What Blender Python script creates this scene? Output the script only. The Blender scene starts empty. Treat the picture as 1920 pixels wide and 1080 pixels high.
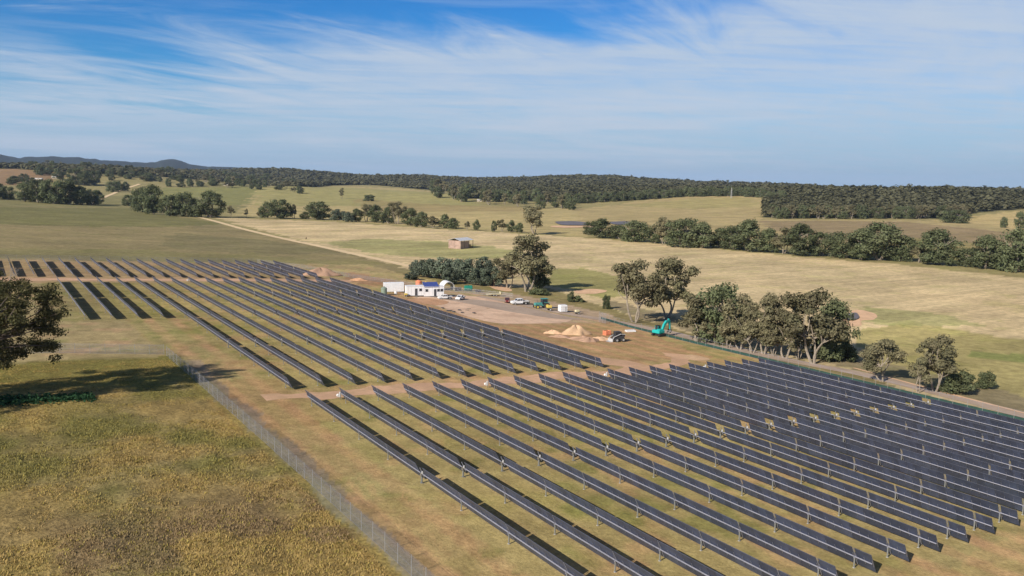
import bpy, math, random
import numpy as np
from mathutils import Matrix, Vector, Euler

# ------------------------------------------------------------------ camera, sky, sun, exposure
SC = bpy.context.scene
COL = SC.collection
F, PITCH, ROLL, YAW = 1525.0, math.atan(195 * math.cos(math.radians(1.0)) / 1525.0), math.radians(1.0), 0.5798
CAMZ = 40.0
_fw = np.array([math.sin(YAW) * math.cos(PITCH), math.cos(YAW) * math.cos(PITCH), -math.sin(PITCH)])
_r0 = np.array([math.cos(YAW), -math.sin(YAW), 0.0])
_u0 = np.cross(_r0, _fw)
_r = _r0 * math.cos(ROLL) + _u0 * math.sin(ROLL)
_u = -_r0 * math.sin(ROLL) + _u0 * math.cos(ROLL)
cam_d = bpy.data.cameras.new('camera')
cam = bpy.data.objects.new('camera', cam_d)
COL.objects.link(cam)
m = Matrix.Identity(4)
for k in range(3):
    m[k][0] = _r[k]; m[k][1] = _u[k]; m[k][2] = -_fw[k]
m[2][3] = CAMZ
cam.matrix_world = m
cam_d.sensor_width = 36.0
cam_d.lens = F / 1920.0 * 36.0
cam_d.clip_start = 0.5
cam_d.clip_end = 60000.0
SC.camera = cam

SUN_TO = Vector((-1.65, -0.50, 1.0)).normalized()
SUN_EL = math.asin(SUN_TO.z)
SUN_AZ = math.atan2(SUN_TO.x, SUN_TO.y) % (2 * math.pi)
sd = bpy.data.lights.new('sun', 'SUN')
sd.energy = 5.0
sd.angle = math.radians(0.53)
sd.color = (1.0, 0.90, 0.78)
sun = bpy.data.objects.new('sun', sd)
COL.objects.link(sun)
sun.rotation_euler = SUN_TO.to_track_quat('Z', 'Y').to_euler()
sun.location = (-200, -60, 200)

vs = SC.view_settings
vs.view_transform = 'Standard'; vs.look = 'None'; vs.gamma = 1.0; vs.exposure = 0.30
vs.use_curve_mapping = False

W = bpy.data.worlds.new('World')
SC.world = W
W.use_nodes = True
nt = W.node_tree
nt.nodes.clear()
N = nt.nodes.new
L = nt.links.new


def mth(tree, op, a, b=None, c=None, clamp=False):
    n = tree.nodes.new('ShaderNodeMath'); n.operation = op; n.use_clamp = clamp
    for i, v in enumerate((a, b, c)):
        if v is None: continue
        if isinstance(v, (int, float)): n.inputs[i].default_value = v
        else: tree.links.new(v, n.inputs[i])
    return n.outputs[0]


def mixc(tree, f, a, b, mode='MIX'):
    n = tree.nodes.new('ShaderNodeMix'); n.data_type = 'RGBA'; n.blend_type = mode
    for s, v in ((n.inputs[0], f), (n.inputs[6], a), (n.inputs[7], b)):
        if isinstance(v, (int, float)): s.default_value = v
        elif isinstance(v, tuple): s.default_value = v if len(v) == 4 else v + (1,)
        else: tree.links.new(v, s)
    return n.outputs[2]


def maprange(tree, v, a, b, c=0.0, d=1.0, smooth=True):
    n = tree.nodes.new('ShaderNodeMapRange')
    n.interpolation_type = 'SMOOTHSTEP' if smooth else 'LINEAR'
    tree.links.new(v, n.inputs[0])
    for i, x in enumerate((a, b, c, d)): n.inputs[i + 1].default_value = x
    return n.outputs[0]


def noise(tree, vec, scale, detail=6, rough=0.55, dist=0.0, lac=2.0):
    n = tree.nodes.new('ShaderNodeTexNoise')
    if vec is not None: tree.links.new(vec, n.inputs['Vector'])
    n.inputs['Scale'].default_value = scale; n.inputs['Detail'].default_value = detail
    n.inputs['Roughness'].default_value = rough; n.inputs['Distortion'].default_value = dist
    return n.outputs['Fac']


sky = N('ShaderNodeTexSky'); sky.sky_type = 'NISHITA'; sky.sun_disc = False
sky.sun_elevation = SUN_EL; sky.sun_rotation = SUN_AZ
sky.altitude = 300; sky.air_density = 1.0; sky.dust_density = 0.4; sky.ozone_density = 2.0
tc = N('ShaderNodeTexCoord')
sep = N('ShaderNodeSeparateXYZ'); L(tc.outputs['Generated'], sep.inputs[0])
dx, dy, dz = sep.outputs
# a thin layer of cirrus, laid out on a plane high above (perspective comes from the division)
zz = mth(nt, 'ADD', mth(nt, 'MAXIMUM', dz, 0.0), 0.075)
qx = mth(nt, 'DIVIDE', dx, zz); qy = mth(nt, 'DIVIDE', dy, zz)


def rot_vec(ang, sx, sy, off=0.0):
    ca, sa = math.cos(ang), math.sin(ang)
    a = mth(nt, 'ADD', mth(nt, 'MULTIPLY', qx, ca * sx), mth(nt, 'MULTIPLY', qy, sa * sx))
    b = mth(nt, 'ADD', mth(nt, 'MULTIPLY', qx, -sa * sy), mth(nt, 'MULTIPLY', qy, ca * sy))
    c = N('ShaderNodeCombineXYZ'); L(a, c.inputs[0]); L(b, c.inputs[1]); c.inputs[2].default_value = off
    return c.outputs[0]


az_s = math.cos(YAW), -math.sin(YAW)
side = mth(nt, 'ADD', mth(nt, 'MULTIPLY', dx, az_s[0]), mth(nt, 'MULTIPLY', dy, az_s[1]))   # -.55 left .. +.55 right
n1 = noise(nt, rot_vec(0.25, 0.30, 0.62, 3.1), 1.0, 5, 0.5, 0.8)
n2 = noise(nt, rot_vec(0.42, 0.7, 2.1, 8.2), 1.0, 9, 0.62, 1.1)
n3 = noise(nt, rot_vec(-YAW + 0.06, 0.9, 4.5, 1.7), 1.0, 8, 0.65, 0.6)
# where the sheet lies: high on the right, low on the left
edge = mth(nt, 'ADD', mth(nt, 'MULTIPLY', side, 0.16), 0.200)
wob_ = mth(nt, 'ADD', mth(nt, 'MULTIPLY', mth(nt, 'SUBTRACT', n1, 0.5), 0.24), mth(nt, 'MULTIPLY', mth(nt, 'SUBTRACT', n2, 0.5), 0.14))
lowm = maprange(nt, mth(nt, 'ADD', mth(nt, 'SUBTRACT', edge, dz), wob_), -0.03, 0.06)
tex = mth(nt, 'ADD', mth(nt, 'MULTIPLY', n2, 0.40), mth(nt, 'MULTIPLY', n3, 0.60))
tex = maprange(nt, tex, 0.34, 0.66, 0.66, 1.0)
cl = mth(nt, 'MULTIPLY', mth(nt, 'MULTIPLY', lowm, tex), 0.95)
wisps = mth(nt, 'MULTIPLY', maprange(nt, n3, 0.52, 0.75), 0.35)
cl = mth(nt, 'MAXIMUM', cl, mth(nt, 'MULTIPLY', wisps, maprange(nt, n1, 0.42, 0.6)))
hs = N('ShaderNodeHueSaturation'); hs.inputs['Saturation'].default_value = 1.45
L(sky.outputs[0], hs.inputs['Color'])
tint = mixc(nt, 1.0, hs.outputs[0], (0.30, 0.74, 1.08), 'MULTIPLY')
hz = maprange(nt, dz, 0.0, 0.13, 0.80, 0.0)
tint = mixc(nt, hz, tint, (2.1, 4.3, 6.6))
ccol = mixc(nt, maprange(nt, dz, 0.0, 0.12), (4.0, 5.3, 6.8), (5.0, 5.9, 7.1))
skyc = mixc(nt, cl, tint, ccol)
# soft low banks of cloud lying flat towards the horizon
lv = N('ShaderNodeCombineXYZ'); L(mth(nt, 'MULTIPLY', dx, 3.2), lv.inputs[0]); L(mth(nt, 'MULTIPLY', dy, 3.2), lv.inputs[1]); L(mth(nt, 'MULTIPLY', dz, 46.0), lv.inputs[2])
n4 = noise(nt, lv.outputs[0], 1.0, 6, 0.6, 0.4)
lowb = mth(nt, 'MULTIPLY', mth(nt, 'MULTIPLY', maprange(nt, n4, 0.46, 0.68), maprange(nt, dz, 0.008, 0.03)), maprange(nt, dz, 0.09, 0.16, 0.55, 0.15))
skyc = mixc(nt, lowb, skyc, (5.6, 6.2, 7.2))
# a thin even veil overhead, well above the frame, keeps the shade neutral
skyc = mixc(nt, maprange(nt, dz, 0.32, 0.62, 0.0, 0.85), skyc, (0.80, 0.95, 1.20))
bg = N('ShaderNodeBackground'); bg.inputs['Strength'].default_value = 0.085
L(skyc, bg.inputs['Color'])
wo = N('ShaderNodeOutputWorld'); L(bg.outputs[0], wo.inputs['Surface'])

# ------------------------------------------------------------------ terrain
X0ROW, PITCHROW = 38.76, 6.0            # torque tubes stand at x = X0ROW + i*6


def sstep(a, b, x):
    t = np.clip((x - a) / (b - a), 0, 1)
    return t * t * (3 - 2 * t)


_K = np.array([-60, 0, 240, 480, 740, 960, 1200, 1440, 1700, 1920, 2100])   # pixel columns only used to name azimuths
_AZ = YAW + np.arctan((_K - 960) / F)
_RIDGE = np.array([36, 36, 34, 14, 16, 18, 3, -6, -4, -12, -14.0])
_FARR = np.array([5200, 5200, 5200, 5000, 4600, 4200, 3800, 3300, 3000, 2800, 2800.0])
_NEARR = np.array([900, 900, 900, 1150, 1400, 1500, 1500, 1300, 1300, 1300, 1300.0])


def softclip(u, a, b, w):
    lo = w * np.logaddexp(0, (u - a) / w) + a
    return b - w * np.logaddexp(0, (b - lo) / w)


def gz(x, y):
    x = np.asarray(x, float); y = np.asarray(y, float)
    u = softclip(x - X0ROW, -110.0, 165.0, 12.0)
    yy = np.clip(y, -200, 450)
    z0 = -35.63 - 1.85 - 0.0547 * u + 0.0033 * yy
    d = np.hypot(x, y); az = np.arctan2(x, y)
    rg = np.interp(az, _AZ, _RIDGE); fr = np.interp(az, _AZ, _FARR); nr = np.interp(az, _AZ, _NEARR)
    t = sstep(0, 1, (d - nr) / (fr - nr))
    wob = 0.006 * np.minimum(d, 5000) * sstep(700, 2500, d) * (np.sin(x / 410.0 + 1.0) * np.sin(y / 530.0 + 2) + 0.5 * np.sin(x / 170.0) * np.sin(y / 230.0 + 1))
    wob2 = 1.0 * sstep(350, 700, d) * np.sin(x / 95.0 + 0.5) * np.sin(y / 120.0)
    # a low rounded paddock hill in front of the far wood
    hx, hy = 1560.0, 1080.0
    hill = 14.0 * np.exp(-(((x - hx) / 420.0) ** 2 + ((y - hy) / 380.0) ** 2))
    z = z0 * (1 - t) + rg * t + wob + wob2 + hill
    return z + CAMZ


def at(px, py):
    """ground point seen at a pixel of the 1920x1080 photograph (used once to survey where things stand)"""
    d = _fw * F + _r * (px - 960) + _u * (540 - py)
    d = d / np.linalg.norm(d)
    ts = np.concatenate([np.arange(30, 600, 2.0), 600 * 1.006 ** np.arange(0, 480)])
    P = d[None, :] * ts[:, None]
    below = (P[:, 2] + CAMZ) < gz(P[:, 0], P[:, 1])
    if not below.any():
        t = 9000.0
        return np.array([d[0] * t, d[1] * t, float(gz(d[0] * t, d[1] * t))])
    k = int(np.argmax(below)); a, b = ts[max(k - 1, 0)], ts[k]
    for _ in range(30):
        mm = (a + b) / 2
        if d[2] * mm + CAMZ < gz(d[0] * mm, d[1] * mm): b = mm
        else: a = mm
    x, y = d[0] * b, d[1] * b
    return np.array([x, y, float(gz(x, y))])


def G(x, y):
    return float(gz(x, y))

# ------------------------------------------------------------------ helpers


def lin(c):
    c = np.asarray(c, float) / 255.0
    return np.where(c <= 0.04045, c / 12.92, ((c + 0.055) / 1.055) ** 2.4)


ALB = 1.04


def alb(r, g, b, k=None):
    return tuple(lin((r, g, b)) * (ALB if k is None else k))


def tag(o, label=None, cat=None, group=None, kind=None):
    if label: o['label'] = label
    if cat: o['category'] = cat
    if group: o['group'] = group
    if kind: o['kind'] = kind
    return o


def empty(name, loc, rz=0.0, label=None, cat=None, group=None):
    o = bpy.data.objects.new(name, None)
    COL.objects.link(o)
    o.location = loc; o.rotation_euler = (0, 0, rz)
    o.empty_display_size = 0.2
    return tag(o, label, cat, group)


def mesh_np(name, V, Fc, mats, midx=None, smooth=False, col=None):
    """V (n,3), Fc (m,k) constant polygon size"""
    me = bpy.data.meshes.new(name)
    V = np.asarray(V, np.float32); Fc = np.asarray(Fc, np.int32)
    k = Fc.shape[1]
    me.vertices.add(len(V)); me.vertices.foreach_set('co', V.ravel())
    me.loops.add(Fc.size); me.loops.foreach_set('vertex_index', Fc.ravel())
    me.polygons.add(len(Fc))
    me.polygons.foreach_set('loop_start', np.arange(0, Fc.size, k, dtype=np.int32))
    me.polygons.foreach_set('loop_total', np.full(len(Fc), k, np.int32))
    if midx is not None: me.polygons.foreach_set('material_index', np.asarray(midx, np.int32))
    me.polygons.foreach_set('use_smooth', np.full(len(Fc), bool(smooth)))
    for mt in (mats if isinstance(mats, (list, tuple)) else [mats]): me.materials.append(mt)
    if col is not None:
        a = me.color_attributes.new('col', 'FLOAT_COLOR', 'POINT')
        c4 = np.ones((len(V), 4), np.float32); c4[:, :3] = col
        a.data.foreach_set('color', c4.ravel())
    me.update(calc_edges=True)
    return me


class MB:
    """collects shapes; build() links them as one mesh object"""
    def __init__(s): s.v = []; s.f = []; s.m = []; s.mats = []

    def _mi(s, mat):
        if mat not in s.mats: s.mats.append(mat)
        return s.mats.index(mat)

    def add(s, V, Fs, mat):
        o = len(s.v); s.v += [tuple(map(float, p)) for p in V]
        i = s._mi(mat)
        for f in Fs: s.f.append(tuple(o + a for a in f)); s.m.append(i)
        return s

    def box(s, c, d, mat, M=None, taper=(1, 1), bev=0.0):
        cx, cy, cz = c; hx, hy, hz = d[0] / 2, d[1] / 2, d[2] / 2
        if bev <= 0:
            P = []
            for sz in (-1, 1):
                tx, ty = (taper if sz > 0 else (1, 1))
                for a, b in ((-1, -1), (1, -1), (1, 1), (-1, 1)):
                    P.append(Vector((cx + a * hx * tx, cy + b * hy * ty, cz + sz * hz)))
            Fs = [(3, 2, 1, 0), (4, 5, 6, 7), (0, 1, 5, 4), (1, 2, 6, 5), (2, 3, 7, 6), (3, 0, 4, 7)]
        else:
            # chamfered box: octagonal outline, chamfered top and bottom
            P = []; b = min(bev, hx * .9, hy * .9, hz * .9)
            rings = [(-hz, b), (-hz + b, 0), (hz - b, 0), (hz, b)]
            for z, ins in rings:
                ax, ay = hx - ins, hy - ins
                for q in ((-ax, -ay + b), (-ax + b, -ay), (ax - b, -ay), (ax, -ay + b), (ax, ay - b), (ax - b, ay), (-ax + b, ay), (-ax, ay - b)):
                    P.append(Vector((cx + q[0], cy + q[1], cz + z)))
            Fs = [tuple(range(7, -1, -1)), tuple(range(24, 32))]
            for r_ in range(3):
                for k in range(8):
                    Fs.append((r_ * 8 + k, r_ * 8 + (k + 1) % 8, r_ * 8 + 8 + (k + 1) % 8, r_ * 8 + 8 + k))
        if M is not None: P = [M @ p for p in P]
        return s.add(P, Fs, mat)

    def prism(s, prof, y0, y1, mat, M=None):
        """profile in xz extruded along y"""
        n = len(prof)
        P = [Vector((a, y0, b)) for a, b in prof] + [Vector((a, y1, b)) for a, b in prof]
        Fs = [tuple(range(n)), tuple(range(2 * n - 1, n - 1, -1))] + [(i, n + i, n + (i + 1) % n, (i + 1) % n) for i in range(n)]
        if M is not None: P = [M @ p for p in P]
        return s.add(P, Fs, mat)

    def tube(s, pts, rad, mat, n=8, cap=True):
        pts = [Vector(p) for p in pts]
        if not isinstance(rad, (list, tuple)): rad = [rad] * len(pts)
        P = []; Fs = []
        for i, p in enumerate(pts):
            d = (pts[min(i + 1, len(pts) - 1)] - pts[max(i - 1, 0)]).normalized()
            a = d.orthogonal().normalized() if i == 0 else (a - d * a.dot(d)).normalized()
            b = d.cross(a)
            for k in range(n):
                t = 2 * math.pi * k / n
                P.append(p + (a * math.cos(t) + b * math.sin(t)) * rad[i])
        for i in range(len(pts) - 1):
            for k in range(n):
                Fs.append((i * n + k, i * n + (k + 1) % n, (i + 1) * n + (k + 1) % n, (i + 1) * n + k))
        if cap:
            Fs.append(tuple(range(n - 1, -1, -1))); Fs.append(tuple((len(pts) - 1) * n + k for k in range(n)))
        return s.add(P, Fs, mat)

    def wheel(s, c, r, w, mat, rim=None):
        c = Vector(c)
        s.tube([c - Vector((0, w / 2, 0)), c - Vector((0, w * .38, 0)), c + Vector((0, w * .38, 0)), c + Vector((0, w / 2, 0))], [r * .86, r, r, r * .86], mat, 16)
        if rim: s.tube([c - Vector((0, w / 2 + .012, 0)), c + Vector((0, w / 2 + .012, 0))], r * .55, rim, 12)
        return s

    def mesh(s, name):
        me = bpy.data.meshes.new(name)
        me.from_pydata(s.v, [], s.f)
        for mt in s.mats: me.materials.append(mt)
        me.polygons.foreach_set('material_index', s.m)
        me.update()
        return me

    def build(s, name, parent=None, loc=None, label=None):
        o = bpy.data.objects.new(name, s.mesh(name))
        COL.objects.link(o)
        if parent: o.parent = parent
        if loc is not None: o.location = loc
        if label: o['label'] = label
        return o


def copy_tree(o, parent=None):
    c = o.copy(); COL.objects.link(c); c.parent = parent
    for ch in list(o.children): copy_tree(ch, c)
    return c


ORD = ['first', 'second', 'third', 'fourth', 'fifth', 'sixth', 'seventh', 'eighth', 'ninth', 'tenth', 'eleventh', 'twelfth', 'thirteenth',
       'fourteenth', 'fifteenth', 'sixteenth', 'seventeenth', 'eighteenth', 'nineteenth', 'twentieth', 'twenty-first', 'twenty-second', 'twenty-third', 'twenty-fourth', 'twenty-fifth', 'twenty-sixth', 'twenty-seventh', 'twenty-eighth', 'twenty-ninth', 'thirtieth']

# ------------------------------------------------------------------ materials


def mat(name, color, rough=0.6, metal=0.0, var=0.12, scale=2.0, bump=0.0, spec=0.5):
    mt = bpy.data.materials.new(name); mt.use_nodes = True
    t = mt.node_tree; b = t.nodes['Principled BSDF']
    b.inputs['Roughness'].default_value = rough; b.inputs['Metallic'].default_value = metal
    b.inputs['Specular IOR Level'].default_value = spec
    co = t.nodes.new('ShaderNodeTexCoord')
    n = noise(t, co.outputs['Object'], scale, 5, 0.6)
    f = maprange(t, n, 0.3, 0.7)
    lo = tuple(c * (1 - var) for c in color); hi = tuple(min(1, c * (1 + var)) for c in color)
    t.links.new(mixc(t, f, lo, hi), b.inputs['Base Color'])
    if bump:
        bn = t.nodes.new('ShaderNodeBump'); bn.inputs['Strength'].default_value = bump
        t.links.new(n, bn.inputs['Height']); t.links.new(bn.outputs[0], b.inputs['Normal'])
    return mt


M_GALV = mat('galvanised_steel', (0.29, 0.30, 0.36), 0.5, 0.3, 0.15, 6)
M_POST = mat('galvanised_post', (0.22, 0.23, 0.22), 0.6, 0.2, 0.15, 6)
M_RAIL = mat('module_rail', (0.24, 0.25, 0.30), 0.45, 0.5, 0.1, 6)
M_FPOST = mat('dull_fence_post', (0.30, 0.30, 0.29), 0.6, 0.2, 0.15, 6)
M_BLACK = mat('black_paint', (0.02, 0.02, 0.022), 0.5)
M_RUBBER = mat('tyre_rubber', (0.03, 0.03, 0.03), 0.85)
M_WHITE = mat('white_painted_steel', (0.78, 0.79, 0.80), 0.45, 0, 0.05, 1.5)
M_WHITE2 = mat('off_white_plastic', (0.70, 0.68, 0.62), 0.5, 0, 0.06, 2)
M_GLASS = mat('dark_window_glass', (0.03, 0.035, 0.045), 0.08, 0, 0.1)
M_TEAL = mat('teal_machine_paint', (0.02, 0.42, 0.40), 0.35, 0, 0.08, 1.5)
M_TEAL2 = mat('faded_teal_paint', (0.07, 0.27, 0.25), 0.5, 0, 0.15, 1.5)
M_GREENP = mat('green_poly_tank', (0.015, 0.20, 0.14), 0.45)
M_YEL = mat('yellow_paint', (0.62, 0.47, 0.10), 0.45)
M_CREAM = mat('cream_paint', (0.62, 0.56, 0.36), 0.5)
M_ORANGE = mat('orange_plastic', (0.72, 0.25, 0.13), 0.55)
M_BLUE = mat('blue_awning_cloth', (0.04, 0.07, 0.26), 0.7)
M_DGREY = mat('dark_grey_paint', (0.055, 0.055, 0.06), 0.5)
M_LGREY = mat('light_grey_paint', (0.45, 0.45, 0.45), 0.5)
M_STEEL = mat('worn_steel', (0.25, 0.24, 0.22), 0.5, 0.6)
M_RUST = mat('rust_red_cladding', (0.36, 0.25, 0.20), 0.75, 0, 0.25, 0.6)
M_HAY = mat('hay', (0.35, 0.22, 0.10), 0.95, 0, 0.3, 2, 0.5)
M_ZINC = mat('zinc_roof', (0.72, 0.73, 0.73), 0.42, 0.2, 0.08, 0.3)
M_TIMBER = mat('weathered_timber', (0.30, 0.24, 0.18), 0.85, 0, 0.2, 3)
M_LIGHTLENS = mat('lamp_lens', (0.8, 0.75, 0.6), 0.2)
M_REDL = mat('tail_lamp_red', (0.5, 0.03, 0.03), 0.25)
M_ROOFR = mat('pale_farm_roof', (0.62, 0.62, 0.60), 0.55, 0, 0.08, 0.5)
M_WALLF = mat('farmhouse_wall', (0.50, 0.44, 0.36), 0.8, 0, 0.1, 0.5)


def module_mat(name, base, rough):
    """cell grid of a module: fine cell lines and tone changes from module to module"""
    mt = bpy.data.materials.new(name); mt.use_nodes = True
    t = mt.node_tree; b = t.nodes['Principled BSDF']
    co = t.nodes.new('ShaderNodeTexCoord')
    sp = t.nodes.new('ShaderNodeSeparateXYZ'); t.links.new(co.outputs['Object'], sp.inputs[0])
    modi = mth(t, 'FLOOR', mth(t, 'DIVIDE', sp.outputs[1], 1.13))
    wn = t.nodes.new('ShaderNodeTexWhiteNoise'); wn.noise_dimensions = '2D'
    oi = t.nodes.new('ShaderNodeObjectInfo')
    cb = t.nodes.new('ShaderNodeCombineXYZ'); t.links.new(modi, cb.inputs[0]); t.links.new(oi.outputs['Random'], cb.inputs[1])
    t.links.new(cb.outputs[0], wn.inputs['Vector'])
    v = maprange(t, wn.outputs['Value'], 0, 1, 0.78, 1.22, False)
    n = noise(t, co.outputs['Object'], 1.3, 4, 0.6)
    f = maprange(t, n, 0.3, 0.7, 0.85, 1.15)
    vv = mth(t, 'MULTIPLY', v, f)
    cell = mth(t, 'FRACT', mth(t, 'DIVIDE', sp.outputs[1], 0.188))
    line = mth(t, 'LESS_THAN', cell, 0.08)
    c = mixc(t, line, base, (base[0] * 1.6, base[1] * 1.6, base[2] * 1.6))
    cm = t.nodes.new('ShaderNodeVectorMath'); cm.operation = 'SCALE'
    t.links.new(c, cm.inputs[0]); t.links.new(vv, cm.inputs['Scale'])
    t.links.new(cm.outputs[0], b.inputs['Base Color'])
    b.inputs['Roughness'].default_value = rough
    return mt


M_BACK = module_mat('module_back', (0.040, 0.052, 0.092), 0.38)
M_FRONT = module_mat('module_front_glass', (0.012, 0.016, 0.035), 0.12)


def leaf_mat(name, c1, c2, objvar=0.25):
    mt = bpy.data.materials.new(name); mt.use_nodes = True
    t = mt.node_tree; t.nodes.clear()
    at_ = t.nodes.new('ShaderNodeAttribute'); at_.attribute_name = 'col'
    spc = t.nodes.new('ShaderNodeSeparateColor'); t.links.new(at_.outputs['Color'], spc.inputs[0])
    oi = t.nodes.new('ShaderNodeObjectInfo')
    c = mixc(t, spc.outputs[0], c1, c2)
    val = mth(t, 'MULTIPLY', maprange(t, spc.outputs[1], 0, 1, 0.65, 1.35, False), maprange(t, oi.outputs['Random'], 0, 1, 1 - objvar, 1 + objvar, False))
    sc = t.nodes.new('ShaderNodeVectorMath'); sc.operation = 'SCALE'
    t.links.new(c, sc.inputs[0]); t.links.new(val, sc.inputs['Scale'])
    d = t.nodes.new('ShaderNodeBsdfDiffuse'); tr = t.nodes.new('ShaderNodeBsdfTranslucent')
    t.links.new(sc.outputs[0], d.inputs[0]); t.links.new(sc.outputs[0], tr.inputs[0])
    mx = t.nodes.new('ShaderNodeMixShader'); mx.inputs[0].default_value = 0.32
    t.links.new(d.outputs[0], mx.inputs[1]); t.links.new(tr.outputs[0], mx.inputs[2])
    o = t.nodes.new('ShaderNodeOutputMaterial'); t.links.new(mx.outputs[0], o.inputs[0])
    return mt


M_GUM = leaf_mat('gum_leaves', (0.180, 0.178, 0.100), (0.265, 0.235, 0.145))
M_DARKGUM = leaf_mat('dark_gum_leaves', (0.115, 0.142, 0.072), (0.175, 0.190, 0.105))
M_GREYL = leaf_mat('grey_green_leaves', (0.120, 0.155, 0.105), (0.170, 0.195, 0.145))
M_FORL = leaf_mat('wood_leaves', (0.120, 0.124, 0.072), (0.150, 0.146, 0.086), 0.0)
M_BARK = mat('pale_gum_bark', (0.27, 0.23, 0.18), 0.85, 0, 0.25, 1.5)
M_DBARK = mat('dark_bark', (0.13, 0.10, 0.08), 0.9, 0, 0.25, 1.5)
M_GREYBARK = mat('dead_grey_wood', (0.26, 0.24, 0.23), 0.85, 0, 0.15, 2)


def soil_mat(name, base, var=0.18, scale=0.15, tint=None):
    mt = bpy.data.materials.new(name); mt.use_nodes = True
    t = mt.node_tree; b = t.nodes['Principled BSDF']; b.inputs['Roughness'].default_value = 0.95
    b.inputs['Specular IOR Level'].default_value = 0.1
    g = t.nodes.new('ShaderNodeNewGeometry')
    n = noise(t, g.outputs['Position'], scale, 7, 0.65); n2_ = noise(t, g.outputs['Position'], scale * 9, 5, 0.6)
    f = maprange(t, n, 0.32, 0.68)
    c = mixc(t, f, tuple(x * (1 - var) for x in base), tuple(min(x * (1 + var), 1) for x in base))
    if tint: c = mixc(t, mth(t, 'MULTIPLY', maprange(t, noise(t, g.outputs['Position'], scale * 2.3, 4, .5), .5, .7), .6), c, tint)
    c = mixc(t, maprange(t, n2_, 0.3, 0.7, 0.0, 0.28), c, tuple(x * 0.62 for x in base))
    t.links.new(c, b.inputs['Base Color'])
    bn = t.nodes.new('ShaderNodeBump'); bn.inputs['Strength'].default_value = 0.4; bn.inputs['Distance'].default_value = 0.15
    t.links.new(n2_, bn.inputs['Height']); t.links.new(bn.outputs[0], b.inputs['Normal'])
    return mt

# ------------------------------------------------------------------ ground: one sheet, coloured by paddock


def pip(x, y, poly):
    poly = np.asarray(poly); n = len(poly); ins = np.zeros(x.shape, bool)
    j = n - 1
    for i in range(n):
        xi, yi = poly[i]; xj, yj = poly[j]
        c = ((yi > y) != (yj > y)) & (x < (xj - xi) * (y - yi) / (yj - yi + 1e-12) + xi)
        ins ^= c; j = i
    return ins


def wpoly(px): return [tuple(at(*p)[:2]) for p in px]


def vnoise(x, y, s, seed=0):
    """smooth value noise on numpy arrays"""
    x = x / s + 37.1 * seed; y = y / s + 11.7 * seed
    xi = np.floor(x).astype(np.int64); yi = np.floor(y).astype(np.int64); fx = x - xi; fy = y - yi
    fx = fx * fx * (3 - 2 * fx); fy = fy * fy * (3 - 2 * fy)
    def h(a, b):
        v = np.sin(a * 127.1 + b * 311.7 + seed * 74.7) * 43758.5453
        return v - np.floor(v)
    return (h(xi, yi) * (1 - fx) + h(xi + 1, yi) * fx) * (1 - fy) + (h(xi, yi + 1) * (1 - fx) + h(xi + 1, yi + 1) * fx) * fy


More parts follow.
